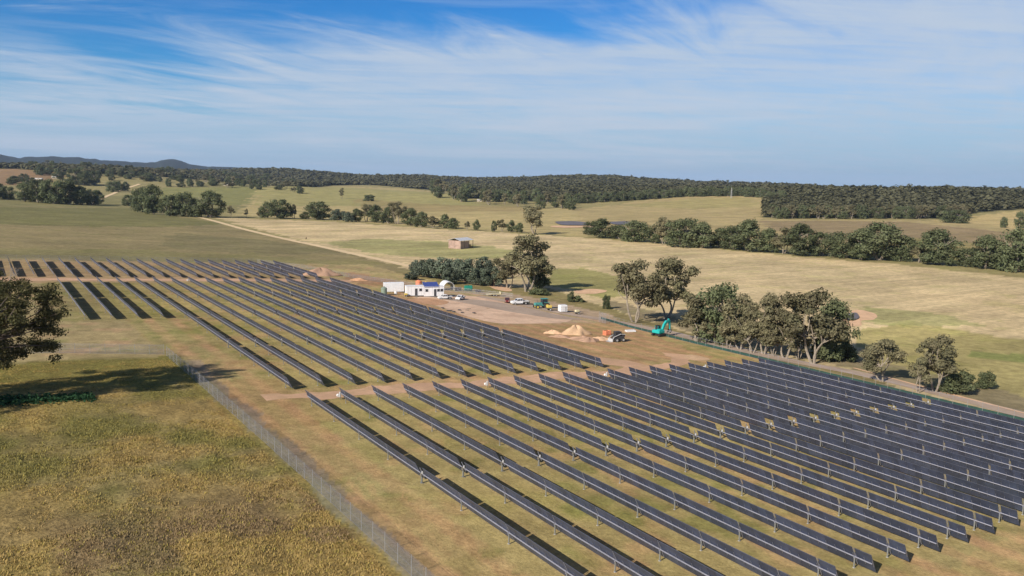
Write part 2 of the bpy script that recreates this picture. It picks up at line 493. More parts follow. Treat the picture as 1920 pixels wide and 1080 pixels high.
def build_ground():
    rr = [3.0]
    while rr[-1] < 26000: rr.append(rr[-1] * (1.013 if rr[-1] < 1500 else 1.02) + (0.15 if rr[-1] < 300 else 0))
    rr = np.array(rr)
    lo, hi = YAW - math.radians(42), YAW + math.radians(42)
    a1 = np.arange(lo, hi, math.radians(0.14))
    a2 = np.linspace(hi, lo + 2 * math.pi, 90)[1:-1]
    aa = np.concatenate([a1, [hi], a2])
    na, nr = len(aa), len(rr)
    A, R = np.meshgrid(aa, rr)
    X = (R * np.sin(A)).ravel(); Y = (R * np.cos(A)).ravel()
    Z = gz(X, Y)
    d = np.hypot(X, Y)
    # small real relief in the rough grass
    left = sstep(31, 27, X) * sstep(175, 160, Y) * sstep(400, 250, d)
    Z = Z + left * (vnoise(X, Y, 2.2, 3) - 0.5) * 0.45
    V = np.stack([X, Y, Z], 1)
    V = np.vstack([V, [[0, 0, G(0, 0)]]])
    i = np.arange(nr - 1)[:, None] * na; j = np.arange(na)[None, :]; j2 = (j + 1) % na
    Fq = np.stack([i + j, i + na + j, i + na + j2, i + j2], -1).reshape(-1, 4)
    # ---- colours (albedo of each paddock)
    n = len(X)
    jit = np.clip(d * 0.012, 0.6, 25)
    xj = X + (vnoise(X, Y, 9, 1) - .5) * jit * 1.6 + (vnoise(X, Y, 2.5, 2) - .5) * 1.2
    yj = Y + (vnoise(X, Y, 9, 5) - .5) * jit * 1.6 + (vnoise(X, Y, 2.5, 6) - .5) * 1.2
    C = np.tile(np.array(alb(140, 128, 88)), (n, 1))
    stripe = np.zeros(n); rough = np.zeros(n); rows = np.zeros(n)

    def paint(mask, c, k=1.0, st=None, rg=None):
        c = np.array(alb(*c)); mk = mask[:, None] if mask.dtype == bool else mask[:, None]
        w = (mask.astype(float) * k)[:, None]
        C[:] = C * (1 - w) + c * w
        if st is not None: stripe[:] = stripe * (1 - w[:, 0]) + st * w[:, 0]
        if rg is not None: rough[:] = rough * (1 - w[:, 0]) + rg * w[:, 0]
    P = lambda px: pip(xj, yj, wpoly(px))
    # whole left side, then named paddocks
    paint((d > 400), (150, 140, 98))
    paint(P([(-300, 372), (480, 345), (480, 400), (200, 388), (-300, 392)]), (134, 128, 88))
    paint(P([(-300, 318), (60, 318), (125, 330), (60, 346), (-300, 352)]), (150, 124, 94))
    paint(P([(240, 366), (300, 352), (480, 350), (500, 372), (440, 385), (250, 380)]), (136, 134, 86))
    paint(P([(-300, 389), (240, 389), (380, 412), (600, 462), (780, 505), (640, 520), (-300, 520)]), (142, 130, 94))
    paint(P([(-300, 392), (250, 389), (340, 408), (430, 420), (300, 426), (-300, 416)]), (124, 120, 80))
    paint(P([(330, 436), (520, 452), (640, 474), (480, 480), (300, 462)]), (124, 117, 84), 0.8)
    paint(P([(-300, 462), (250, 468), (560, 484), (600, 492), (-300, 478)]), (130, 124, 84), 0.7)
    # pale mown paddock on the right
    paint(P([(400, 408), (620, 415), (850, 431), (1100, 446), (1500, 481), (1700, 498), (2300, 560), (2300, 1000), (1920, 790), (1640, 712), (1300, 625), (1120, 572), (1030, 540), (900, 535), (770, 505), (600, 462)]), (198, 178, 138), 1, 1.0)
    paint(P([(600, 455), (700, 448), (860, 455), (960, 468), (990, 480), (900, 486), (740, 480), (660, 468)]), (152, 150, 100), 0.8)
    paint(P([(1030, 505), (1100, 502), (1220, 535), (1140, 560), (1030, 535)]), (150, 146, 92), 0.9)
    paint(P([(1600, 625), (1700, 600), (1800, 620), (2300, 700), (2300, 900), (1920, 770), (1650, 705)]), (162, 152, 98), 0.85, 0.8)
    paint(P([(1820, 655), (2100, 690), (2100, 712), (1830, 668)]), (128, 140, 78), 0.7)
    paint(P([(1620, 575), (1780, 590), (1860, 612), (1700, 612), (1600, 600)]), (150, 150, 98), 0.7)
    # behind the tree row
    paint(P([(440, 404), (480, 352), (620, 349), (760, 354), (870, 362), (870, 388), (1080, 392), (1100, 444), (850, 429), (620, 412)]), (176, 160, 114), 1, 0.5)
    paint(P([(480, 353), (620, 350), (860, 362), (900, 385), (700, 386), (480, 386)]), (154, 148, 98), 0.85)
    paint(P([(660, 372), (1000, 388), (1000, 396), (700, 396)]), (150, 132, 92), 0.6)
    # paddock hill
    paint(P([(1080, 392), (1200, 376), (1300, 366), (1400, 364), (1480, 377), (1432, 386), (1430, 412), (1800, 414), (1900, 396), (2300, 400), (2300, 500), (1700, 478), (1500, 462), (1100, 440)]), (172, 155, 112), 1, 0.6)
    paint(P([(1150, 385), (1300, 372), (1400, 370), (1430, 386), (1300, 392)]), (160, 150, 100), 0.7)
    paint(P([(1420, 414), (1700, 416), (1920, 440), (1980, 470), (1700, 458), (1480, 445)]), (146, 128, 98), 0.9)
    paint(P([(1800, 413), (1900, 396), (2300, 396), (2300, 440), (1900, 430)]), (188, 168, 120), 0.9)
    paint(P([(1640, 440), (2000, 470), (2000, 510), (1640, 484)]), (140, 130, 82), 0.7)
    # solar field enclosure
    inside = (xj > 32) & (xj < 168.5) & (yj > -60) & (yj < 395) | (xj > 5) & (xj <= 32) & (yj > 181) & (yj < 395)
    paint(inside & (X < 200), (170, 152, 110), 1, 0, 0.3)
    paint((X < 33) & (X > -60) & (Y > 178) & (Y < 400), (160, 144, 104), 1, 0, .3)
    # worn wheel lines and scuffed soil between the front rows and the fence
    for xc in (36.2, 38.0):
        paint((np.abs(xj - xc) < .45) & (yj > -40) & (yj < 175), (186, 154, 116), 0.55)
    sc_ = sstep(.60, .74, vnoise(X, Y, 3.2, 41) * .6 + vnoise(X, Y, 9, 42) * .4) * inside
    paint(sc_, (186, 152, 118), 0.6)
    sc_ = sstep(.62, .76, vnoise(X, Y, 2.4, 43) * .5 + vnoise(X, Y, 7, 44) * .5) * inside
    paint(sc_, (128, 128, 76), 0.6)
    paint((xj > 15) & (xj < 44) & (yj > 226) & (yj < 312), (134, 130, 84), 0.4)
    paint((xj < 120) & (yj > 322) & (yj < 395) & (xj > -60), (156, 132, 106), 0.55)
    paint((xj > 40) & (xj < 180) & (yj > 395) & (yj < 420), (140, 132, 88), .7)
    # bare, walked-on ground at the row ends and beside the fence
    paint((xj > 34.5) & (xj < 41.5) & (yj > -50) & (yj < 140) & (vnoise(X, Y, 12, 8) > 0.25), (168, 142, 104), 0.6)
    paint((xj > 33) & (xj < 170) & (yj > 129.5) & (yj < 142), (178, 148, 112), 0.6)
    paint((xj > 33) & (xj < 46) & (yj > 118) & (yj < 150), (168, 138, 102), 0.5)
    paint((xj < 125) & (yj > 311) & (yj < 329), (178, 148, 116), 0.6)
    paint((xj > 38) & (xj < 170) & (yj > 20) & (yj < 44), (182, 156, 114), 0.8)
    # site compound and earthworks
    paint(P([(690, 520), (1000, 585), (1150, 600), (1290, 650), (1340, 672), (1120, 680), (900, 612), (740, 565)]), (174, 144, 110), 1, 0)
    paint(P([(740, 545), (900, 547), (960, 550), (1060, 572), (1150, 592), (1150, 606), (930, 608), (820, 575)]), (176, 154, 130), .85, 0)
    paint(P([(640, 508), (760, 530), (760, 548), (640, 524)]), (160, 128, 98), .9)
    # rough grass left of the fence
    lf = (xj < 31.5) & (yj < 176) & (X > -400)
    paint(lf, (150, 134, 88), 1, 0, 1.0)
    g1 = vnoise(X, Y, 16, 11) * .6 + vnoise(X, Y, 6, 12) * .4
    paint(lf & True, (118, 110, 54), 1, None, None) if False else None
    w = (lf * sstep(.5, .68, g1)); C[:] = C * (1 - .8 * w[:, None]) + np.array(alb(116, 112, 62)) * .8 * w[:, None]
    w = (lf * sstep(.52, .40, g1)); C[:] = C * (1 - .8 * w[:, None]) + np.array(alb(158, 136, 86)) * .8 * w[:, None]
    dk = sstep(.36, .55, vnoise(X, Y, 22, 14) * .6 + vnoise(X, Y, 5, 15) * .4) * lf * sstep(100, 84, Y)
    C[:] = C * (1 - .7 * dk[:, None]) + np.array(alb(126, 108, 84)) * .7 * dk[:, None]
    up = lf * sstep(148, 156, Y)
    C[:] = C * (1 - .8 * up[:, None]) + np.array(alb(116, 112, 58)) * .8 * up[:, None]
    # outer verge right of the enclosure, below the gums
    paint(P([(1130, 575), (1300, 622), (1660, 708), (1920, 778), (2100, 830), (2100, 800), (1920, 742), (1700, 690), (1500, 650), (1300, 605), (1140, 560)]), (140, 128, 100), .9, 0)
    # worn grey strip under and beside the long fence
    paint((xj > 31.6) & (xj < 34.6) & (yj > -60) & (yj < 170), (140, 130, 116), 0.75)
    # wood floor
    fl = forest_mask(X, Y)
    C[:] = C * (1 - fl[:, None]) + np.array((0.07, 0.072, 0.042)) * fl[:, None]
    far = sstep(5500, 7000, d)
    C[:] = C * (1 - far[:, None]) + np.array((0.05, 0.055, 0.036)) * far[:, None]
    # patchiness between paddocks' own tones
    pv = (vnoise(X, Y, 45, 21) * .5 + vnoise(X, Y, 14, 22) * .3 + vnoise(X, Y, 140, 23) * .2) - .5
    C[:] = C * (1 + 0.30 * pv[:, None] * np.array([1.0, .85, .8]))
    rows = ((X > 30) & (X < 169) & (Y > 20) & (Y < 312)).astype(float)
    C = np.vstack([C, C[-1:]])
    me = mesh_np('ground', V, Fq, [ground_material()], smooth=True, col=C)
    a = me.color_attributes.new('aux', 'FLOAT_COLOR', 'POINT')
    ax = np.ones((len(V), 4), np.float32); ax[:, 0] = np.append(stripe, 0); ax[:, 1] = np.append(rough, 0); ax[:, 2] = np.append(rows, 0)
    a.data.foreach_set('color', ax.ravel())
    o = bpy.data.objects.new('ground', me); COL.objects.link(o)
    tag(o, kind='structure')
    return o


def ground_material():
    mt = bpy.data.materials.new('paddock_ground'); mt.use_nodes = True
    t = mt.node_tree; b = t.nodes['Principled BSDF']
    b.inputs['Roughness'].default_value = 0.95; b.inputs['Specular IOR Level'].default_value = 0.08
    c = t.nodes.new('ShaderNodeAttribute'); c.attribute_name = 'col'
    a = t.nodes.new('ShaderNodeAttribute'); a.attribute_name = 'aux'
    sa = t.nodes.new('ShaderNodeSeparateColor'); t.links.new(a.outputs['Color'], sa.inputs[0])
    g = t.nodes.new('ShaderNodeNewGeometry'); pos = g.outputs['Position']
    sp = t.nodes.new('ShaderNodeSeparateXYZ'); t.links.new(pos, sp.inputs[0])

    def sv(ang, sx, sy):
        mp = t.nodes.new('ShaderNodeMapping'); mp.vector_type = 'POINT'
        mp.inputs['Rotation'].default_value = (0, 0, ang); mp.inputs['Scale'].default_value = (sx, sy, 0.0)
        t.links.new(pos, mp.inputs['Vector']); return mp.outputs[0]
    # mower swaths run along the creek
    p1, p2 = at(1440, 470), at(1920, 512)
    ang = -math.atan2(p2[1] - p1[1], p2[0] - p1[0])
    s1 = noise(t, sv(ang, 0.006, 0.16), 1.0, 5, 0.6); s2 = noise(t, sv(ang, 0.004, 0.035), 1.0, 4, 0.55)
    s = mth(t, 'ADD', mth(t, 'MULTIPLY', s1, 0.5), mth(t, 'MULTIPLY', s2, 0.5))
    sv1 = maprange(t, s, 0.40, 0.60, 0.84, 1.12)
    sfac = mixc(t, sa.outputs[0], (1, 1, 1), sv1)
    big = noise(t, pos, 0.035, 6, 0.6); med = noise(t, pos, 0.35, 6, 0.65); fine = noise(t, pos, 2.2, 5, 0.7)
    vb = maprange(t, big, 0.3, 0.7, 0.86, 1.14); vm = maprange(t, med, 0.3, 0.7, 0.80, 1.18)
    amp = mth(t, 'ADD', mth(t, 'MULTIPLY', sa.outputs[1], 0.75), 0.25)
    vf0 = maprange(t, fine, 0.3, 0.7, -0.55, 0.45, False)
    vf = mth(t, 'ADD', mth(t, 'MULTIPLY', vf0, amp), 1.0)
    col = mixc(t, 1.0, c.outputs['Color'], sfac, 'MULTIPLY')
    # greenish and straw patches
    gp = maprange(t, noise(t, pos, 0.06, 5, 0.6, 0.5), 0.50, 0.66, 0, 0.35)
    col = mixc(t, gp, col, mixc(t, 1.0, col, (0.80, 0.95, 0.62), 'MULTIPLY'))
    # between panel rows: worn wheel lines and greener strips under the tubes
    fr = mth(t, 'FRACT', mth(t, 'DIVIDE', mth(t, 'SUBTRACT', sp.outputs[0], X0ROW - 0.6), PITCHROW))
    tri = mth(t, 'ABSOLUTE', mth(t, 'SUBTRACT', fr, 0.5))
    wl = maprange(t, mth(t, 'ADD', tri, mth(t, 'MULTIPLY', mth(t, 'SUBTRACT', med, 0.5), 0.5)), 0.1, 0.35)
    rowc = mixc(t, wl, mixc(t, 1.0, col, (1.10, 1.0, 0.94), 'MULTIPLY'), mixc(t, 1.0, col, (0.90, 0.95, 0.80), 'MULTIPLY'))
    col = mixc(t, mth(t, 'MULTIPLY', sa.outputs[2], 0.8), col, rowc)
    v = mth(t, 'MULTIPLY', mth(t, 'MULTIPLY', vb, vm), vf)
    sc = t.nodes.new('ShaderNodeVectorMath'); sc.operation = 'SCALE'
    t.links.new(col, sc.inputs[0]); t.links.new(v, sc.inputs['Scale'])
    t.links.new(sc.outputs[0], b.inputs['Base Color'])
    bn = t.nodes.new('ShaderNodeBump'); bn.inputs['Distance'].default_value = 0.35
    t.links.new(mth(t, 'ADD', mth(t, 'MULTIPLY', sa.outputs[1], 0.45), 0.25), bn.inputs['Strength'])
    t.links.new(fine, bn.inputs['Height']); t.links.new(bn.outputs[0], b.inputs['Normal'])
    return mt


# the lower edge of the continuous far wood, surveyed as azimuth -> distance
FEDGE_PX = [(-500, 318), (0, 316), (100, 322), (250, 331), (400, 338), (480, 346), (560, 350), (620, 348), (700, 347), (760, 352), (850, 360), (880, 372), (960, 376), (1000, 378), (1080, 380),
            (1200, 372), (1300, 366), (1400, 366), (1470, 375), (1480, 396), (1490, 408), (1600, 408), (1700, 409), (1780, 411), (1812, 402), (1840, 398), (1920, 392), (2300, 396)]
_fe = [at(*p) for p in FEDGE_PX]
FE_AZ = np.array([math.atan2(p[0], p[1]) for p in _fe]); FE_D = np.array([math.hypot(p[0], p[1]) for p in _fe])
_low = [at(*p) for p in [(1432, 392), (1432, 408), (1500, 408)]]
LOB = (math.atan2(at(1432, 400)[0], at(1432, 400)[1]), math.atan2(at(1485, 400)[0], at(1485, 400)[1]), math.hypot(*at(1450, 408)[:2]), math.hypot(*at(1450, 387)[:2]))


def forest_mask(x, y):
    d = np.hypot(x, y); az = np.arctan2(x, y)
    e = np.interp(az, FE_AZ, FE_D, left=1800, right=1500)
    mk = sstep(0.99, 1.01, d / e)
    lob = ((az > LOB[0]) & (az < LOB[1]) & (d > LOB[2]) & (d < LOB[3])).astype(float)
    return np.maximum(mk, lob)


build_ground()


def strip(name, pts, width, material, lift, wj=0.15, label=None, seg=2.0):
    """a draped ribbon of road: pts are world xy"""
    pts = [np.array(p[:2], float) for p in pts]
    out = []
    for a, b in zip(pts[:-1], pts[1:]):
        n = max(1, int(np.linalg.norm(b - a) / seg))
        out += [a + (b - a) * k / n for k in range(n)]
    out.append(pts[-1]); out = np.array(out)
    for _ in range(12): out[1:-1] = (out[:-2] + 2 * out[1:-1] + out[2:]) / 4
    t = np.gradient(out, axis=0); t /= np.linalg.norm(t, axis=1)[:, None]
    nrm = np.stack([-t[:, 1], t[:, 0]], 1)
    s = np.arange(len(out)) * seg
    wl = width / 2 * (1 + wj * 2 * (vnoise(s, s * 0 + 3.3, 7, 4) - .5) + wj * (vnoise(s, s * 0 + 9.3, 2, 7) - .5)); wr = width / 2 * (1 + wj * 2 * (vnoise(s, s * 0 + 5.3, 7, 9) - .5) + wj * (vnoise(s, s * 0, 2, 17) - .5))
    K = 5
    V = []
    for k in range(K):
        f = k / (K - 1)
        o = -wl * (1 - f) + wr * f
        p = out + nrm * o[:, None]
        V.append(np.column_stack([p, gz(p[:, 0], p[:, 1]) + lift]))
    V = np.stack(V, 1).reshape(-1, 3)
    n = len(out)
    i = np.arange(n - 1)[:, None] * K; j = np.arange(K - 1)[None, :]
    Fq = np.stack([i + j, i + K + j, i + K + j + 1, i + j + 1], -1).reshape(-1, 4)
    o = bpy.data.objects.new(name, mesh_np(name, V, Fq, [material], smooth=True)); COL.objects.link(o)
    tag(o, kind='structure')
    return o


def patch(name, poly, material, lift, kind='structure', label=None, dome=0.0, rj=0.08):
    """an irregular flat patch: poly in world xy"""
    poly = np.array(poly, float); c = poly.mean(0)
    P = []
    n = len(poly)
    for i in range(n):
        for k in range(6):
            P.append(poly[i] + (poly[(i + 1) % n] - poly[i]) * k / 6)
    P = np.array(P)
    for _ in range(4): P = (np.roll(P, 1, 0) + 2 * P + np.roll(P, -1, 0)) / 4
    m_ = len(P)
    jj = 1 + rj * 2 * (vnoise(np.arange(m_) * 1.0, np.zeros(m_), 2, 5) - .5)
    rings = []
    for f in (1.0, .8, .6, .4, .2, .03):
        q = c + (P - c) * (f * (jj if f == 1 else 1))[:, None] if f == 1 else c + (P - c) * f
        z = gz(q[:, 0], q[:, 1]) + lift + dome * (1 - f ** 1.5)
        rings.append(np.column_stack([q, z]))
    V = np.vstack(rings); R = len(rings)
    i = np.arange(R - 1)[:, None] * m_; j = np.arange(m_)[None, :]; j2 = (j + 1) % m_
    Fq = np.stack([i + j, i + m_ + j, i + m_ + j2, i + j2], -1).reshape(-1, 4)
    Fq = Fq[:, ::-1] if False else Fq
    o = bpy.data.objects.new(name, mesh_np(name, V, Fq, [material], smooth=True)); COL.objects.link(o)
    tag(o, kind=kind)
    return o


M_CREAMRD = soil_mat('cream_gravel', alb(222, 198, 158), 0.08, 0.05)
M_PINK = soil_mat('pink_clay', alb(200, 164, 134), 0.14, 0.12, alb(180, 152, 118))
M_PAD = soil_mat('compound_gravel', alb(212, 182, 156), 0.16, 0.10, alb(182, 150, 128))
M_GREYRD = soil_mat('grey_gravel', alb(172, 154, 138), 0.12, 0.1)
M_CLAY = soil_mat('orange_clay', alb(192, 152, 120), 0.18, 0.3)
M_SAND = soil_mat('yellow_sand', alb(204, 172, 138), 0.12, 0.5)
M_MOUND = soil_mat('red_brown_soil', alb(172, 142, 120), 0.16, 0.3)
M_PALE = soil_mat('pale_bare_soil', alb(216, 180, 146), 0.1, 0.3)
M_WATER = mat('dam_water', (0.15, 0.135, 0.14), 0.65, 0, 0.15, 0.05)

strip('farm_road', [at(*p) for p in [(368, 406), (450, 428), (520, 445), (600, 462), (690, 482), (772, 500), (800, 510)]], 6.5, M_CREAMRD, 0.10, 0.08, seg=4)
strip('farm_road', [at(*p) for p in [(262, 345), (240, 352), (222, 358), (205, 366), (180, 377), (170, 384)]], 9, M_CREAMRD, 0.4, 0.08, seg=8)
strip('dirt_track', [(39, 136.6), (60, 135.6), (100, 135.6), (128, 136.5), (142, 141), (150, 150)], 5.5, M_PINK, 0.02, 0.6, seg=1.0)
strip('dirt_track', [(-40, 319), (0, 319), (60, 319.5), (118, 320), (128, 318)], 7.5, M_PINK, 0.03, 0.4)
patch('compound_ground', wpoly([(772, 556), (840, 553), (905, 556), (985, 578), (1080, 596), (1060, 606), (930, 608), (870, 592), (820, 574)]), M_PAD, 0.025, rj=0.0)
patch('compound_ground', wpoly([(820, 558), (900, 562), (980, 574), (1050, 592), (1110, 601), (1040, 598), (950, 584), (880, 570)]), M_GREYRD, 0.045, rj=.1)
patch('clay_patch', wpoly([(1105, 668), (1180, 676), (1240, 692), (1190, 690), (1120, 682)]), M_PINK, 0.03)
patch('clay_patch', wpoly([(758, 562), (800, 558), (850, 566), (820, 574), (785, 568)]), M_CLAY, 0.05)
strip('access_road', [at(*p) for p in [(900, 556), (960, 566), (1040, 584), (1110, 596), (1160, 604), (1260, 624), (1360, 650), (1470, 674), (1640, 706), (1760, 737), (1920, 779), (2100, 826)]], 5.5, M_GREYRD, 0.04, 0.15)
strip('pale_track', [at(*p) for p in [(1600, 690), (1660, 706), (1740, 728), (1830, 752), (1920, 774), (2100, 822)]], 1.3, M_PALE, 0.07, 0.3)
patch('sand_patch', wpoly([(1278, 669), (1296, 664), (1332, 672), (1330, 676), (1300, 677)]), M_SAND, 0.05, dome=.15)
patch('bare_soil_patch', wpoly([(1075, 545), (1110, 541), (1145, 545), (1120, 551), (1080, 551)]), M_PALE, 0.05)
patch('bare_soil_patch', wpoly([(915, 535), (940, 534), (965, 545), (950, 547), (925, 542)]), M_PALE, 0.05)
patch('dam_bank', wpoly([(1590, 584), (1612, 580), (1648, 589), (1640, 600), (1612, 601), (1618, 611), (1585, 613), (1580, 600)]), M_PALE, 0.05, dome=.2)
patch('dam_water', wpoly([(1585, 590), (1606, 588), (1613, 597), (1604, 602), (1585, 603)]), M_WATER, 0.55)
patch('dam_water', wpoly([(1038, 416), (1075, 415), (1112, 419), (1100, 423), (1050, 423)]), M_WATER, 0.6)
patch('dam_bank', wpoly([(1030, 423.4), (1100, 423.6), (1118, 426), (1060, 427.5), (1035, 426.5)]), M_PALE, 0.25)
patch('dam_water', wpoly([(1140, 417), (1172, 415), (1208, 419), (1195, 422), (1150, 422)]), M_WATER, 0.6)

# ------------------------------------------------------------------ far blue hills


def far_hills():
    cols = np.array([-900, -500, -200, -60, 0, 20, 40, 70, 100, 150, 200, 260, 295, 305, 318, 328, 342, 360, 380, 450, 500, 520, 540, 600, 700, 900])
    top = np.array([300, 296, 282, 284, 288, 292, 296.5, 295, 293.5, 296, 301, 305, 304.5, 301, 299, 299.5, 302, 308, 312, 315, 317, 316.5, 319, 323, 328, 336.0])
    az = YAW + np.arctan((cols - 960) / F)
    xs = np.linspace(az[0], az[-1], 400)
    tp = np.interp(xs, az, top); cx = np.interp(xs, az, cols)
    hor = 345 + (cx - 960) * math.tan(ROLL)
    el = (hor - tp) / F * np.cos(xs - YAW)
    D = 11500.0
    rings = []
    for k, (dd, f) in enumerate(((D - 2500, -0.15), (D - 1400, .45), (D - 500, .85), (D, 1.0), (D + 900, .7), (D + 2500, -0.2))):
        z = CAMZ + el * D * f + (vnoise(xs * 60, xs * 0 + k, .3, 3) - .5) * 16 * (0 < k < 5)
        rings.append(np.column_stack([np.sin(xs) * dd, np.cos(xs) * dd, z]))
    V = np.vstack(rings); n = len(xs)
    i = np.arange(5)[:, None] * n; j = np.arange(n - 1)[None, :]
    Fq = np.stack([i + j, i + j + 1, i + n + j + 1, i + n + j], -1).reshape(-1, 4)
    o = bpy.data.objects.new('hills', mesh_np('hills', V, Fq, [soil_mat('wooded_hill', (0.03, 0.04, 0.035), .2, .002)], smooth=True)); COL.objects.link(o)
    tag(o, kind='structure')


far_hills()

# ------------------------------------------------------------------ trees
rng = np.random.default_rng(7)


def leaf_quads(centres, radii, per, size, flat=0.78, rg=None):
    """leaf clumps spread through the shells of many lobes"""
    rg = rg or rng
    V = []; C = []
    for (c, r_) in zip(centres, radii):
        n = int(per * (r_ / np.mean(radii)) ** 2)
        d = rg.normal(size=(n, 3)); d /= np.linalg.norm(d, axis=1)[:, None]
        rad = r_ * rg.uniform(0.35, 1.25, n) ** 0.7
        lump = 1 + 0.22 * np.sin(d[:, 0] * 5 + c[0] * 3) * np.sin(d[:, 1] * 4 + c[2] * 3) + 0.15 * np.sin(d[:, 2] * 7 + c[1])
        p = c + d * (rad * lump)[:, None] * np.array([1, 1, flat])
        nn = d * 0.9 + rg.normal(size=(n, 3)) * 0.40 + np.array([0, 0, .30]); nn /= np.linalg.norm(nn, axis=1)[:, None]
        h = rg.normal(size=(n, 3)); a = np.cross(nn, h); a /= np.linalg.norm(a, axis=1)[:, None]; b = np.cross(nn, a)
        s = size * rg.uniform(0.5, 1.25, n)[:, None]
        q = np.stack([p - a * s - b * s * .55, p + a * s * .8 - b * s * .4, p + a * s + b * s * .6, p - a * s * .7 + b * s * .5], 1)
        V.append(q.reshape(-1, 3))
        lobe_t = rg.uniform(0, 1); lobe_v = rg.uniform(0.25, .75)
        cc = np.zeros((n, 3)); cc[:, 0] = np.clip(lobe_t * .6 + rg.uniform(0, .4, n), 0, 1); cc[:, 1] = np.clip(lobe_v + rg.normal(size=n) * .18, 0, 1)
        C.append(np.repeat(cc, 4, 0))
    V = np.vstack(V); C = np.vstack(C)
    return V, np.arange(len(V)).reshape(-1, 4), C


def limb(mb, a, b, r0, r1, mat_, rg, n=4, bend=0.12):
    a = np.array(a, float); b = np.array(b, float); L_ = np.linalg.norm(b - a)
    off = rg.normal(size=3) * bend * L_; off[2] *= .4
    pts = [a + (b - a) * t + off * math.sin(math.pi * t) for t in np.linspace(0, 1, n + 1)]
    mb.tube(pts, [r0 + (r1 - r0) * t for t in np.linspace(0, 1, n + 1)], mat_, 6)


def make_tree(kind, seed):
    """nominal height 14 m, crown width about 12 m; returns (trunk mesh, crown mesh, height, width)"""
    rg = np.random.default_rng(seed)
    H = 14.0; cen = []; rad = []
    mb = MB()
    bark = {'gum': M_BARK, 'tall': M_BARK, 'round': M_BARK, 'shrub': M_DBARK, 'wattle': M_DBARK}[kind]
    if kind in ('gum', 'tall'):
        Wd = 6.0 if kind == 'gum' else 3.6
        nst = 3 if kind == 'gum' else 2
        ang0 = rg.uniform(0, 6.28)
        for s_ in range(nst):
            a_ = ang0 + s_ * 6.283 / nst + rg.normal() * .3
            fork = np.array([math.cos(a_) * Wd * .30, math.sin(a_) * Wd * .30, H * rg.uniform(.26, .40)])
            base = np.array([math.cos(a_) * .25, math.sin(a_) * .25, -.4])
            limb(mb, base, fork, .26, .15, bark, rg, 5, .07)
            for q in range(7 if kind == 'gum' else 5):
                b_ = a_ + rg.normal() * 1.0
                rr_ = Wd * rg.uniform(.25, .92); z = H * rg.uniform(.40, .93) * (1 - .13 * (rr_ / Wd) ** 2)
                tip = np.array([math.cos(b_) * rr_, math.sin(b_) * rr_, z])
                limb(mb, fork, tip, .12, .03, bark, rg, 4, .10)
                cen.append(tip); rad.append(H * rg.uniform(.06, .125))
                # smaller sprays on the way out
                mid = fork * .4 + tip * .6 + rg.normal(size=3) * .6
                cen.append(mid + np.array([0, 0, .4])); rad.append(H * rg.uniform(.05, .09))
        cen.append(np.array([rg.normal() * .8, rg.normal() * .8, H * .92])); rad.append(H * .12)
        V, Fq, C = leaf_quads(cen, rad, 150, 0.27, .74, rg)
        mt = M_GUM
    elif kind == 'round':
        for s_ in range(3):
            a_ = rg.uniform(0, 6.28)
            fork = np.array([math.cos(a_) * 1.6, math.sin(a_) * 1.6, H * .42]); limb(mb, (0, 0, -.4), fork, .4, .2, bark, rg)
            for q in range(3):
                tip = fork + np.array([rg.normal() * 2.0, rg.normal() * 2.0, H * .25]); limb(mb, fork, tip, .18, .06, bark, rg)
        for k in range(42):
            t = rg.uniform(0, 6.28); v = rg.uniform(0.0, 1.0)
            e = math.acos(1 - v) if v < 1 else 1.5
            rr_ = 5.2 * math.sin(min(e, 1.5)); z = H * (.36 + .52 * math.cos(e))
            rr_ *= rg.uniform(.55, 1.05)
            if rg.uniform() < .36: z = H * rg.uniform(.10, .35)
            cen.append(np.array([math.cos(t) * rr_, math.sin(t) * rr_, z * rg.uniform(.88, 1.04)])); rad.append(H * rg.uniform(.09, .15))
        V, Fq, C = leaf_quads(cen, rad, 130, 0.32, .8, rg)
        mt = M_DARKGUM
    else:
        for s_ in range(4):
            a_ = rg.uniform(0, 6.28)
            limb(mb, (0, 0, -.3), (math.cos(a_) * 3, math.sin(a_) * 3, H * .6), .2, .06, bark, rg)
        for k in range(30):
            t = rg.uniform(0, 6.28); rr_ = 5.3 * math.sqrt(rg.uniform()); z = H * (.10 + .72 * rg.uniform() * (1 - .45 * (rr_ / 5.6) ** 2))
            cen.append(np.array([math.cos(t) * rr_, math.sin(t) * rr_, z])); rad.append(H * rg.uniform(.10, .17))
        V, Fq, C = leaf_quads(cen, rad, 120, 0.45, .85, rg)
        mt = M_GREYL if kind == 'wattle' else M_DARKGUM
    crown = mesh_np('crown', V, Fq, [mt], col=C)
    zt = np.percentile(V[:, 2], 99.7); wt = np.percentile(np.hypot(V[:, 0], V[:, 1]), 98) * 2
    return mb.mesh('trunk'), crown, zt, wt


PROTO = {k: [make_tree(k, s) for s in ss] for k, ss in {'gum': (11, 12, 13, 14), 'tall': (21, 22), 'round': (31, 32, 33), 'shrub': (41, 42), 'wattle': (51, 52)}.items()}
_tc = [0]
rnd = random.Random(5)


def tree_at(x, y, h, w, kind='gum', label=None, cat='tree', group=None, name=None, rz=None, v=None):
    tm, cm, H, Wd = PROTO[kind][(_tc[0] if v is None else v) % len(PROTO[kind])]
    _tc[0] += 1
    name = name or {'gum': 'gum_tree', 'tall': 'gum_tree', 'round': 'river_gum_tree', 'shrub': 'shrub', 'wattle': 'wattle_shrub'}[kind]
    e = empty(name, (x, y, G(x, y) - 0.1), rnd.uniform(0, 6.28) if rz is None else rz, label, cat, group)
    sz = h / H; sxy = w / Wd
    e.scale = (sxy, sxy, sz)
    for nm, me in (('trunk', tm), ('crown', cm)):
        o = bpy.data.objects.new(nm, me); COL.objects.link(o); o.parent = e
    return e


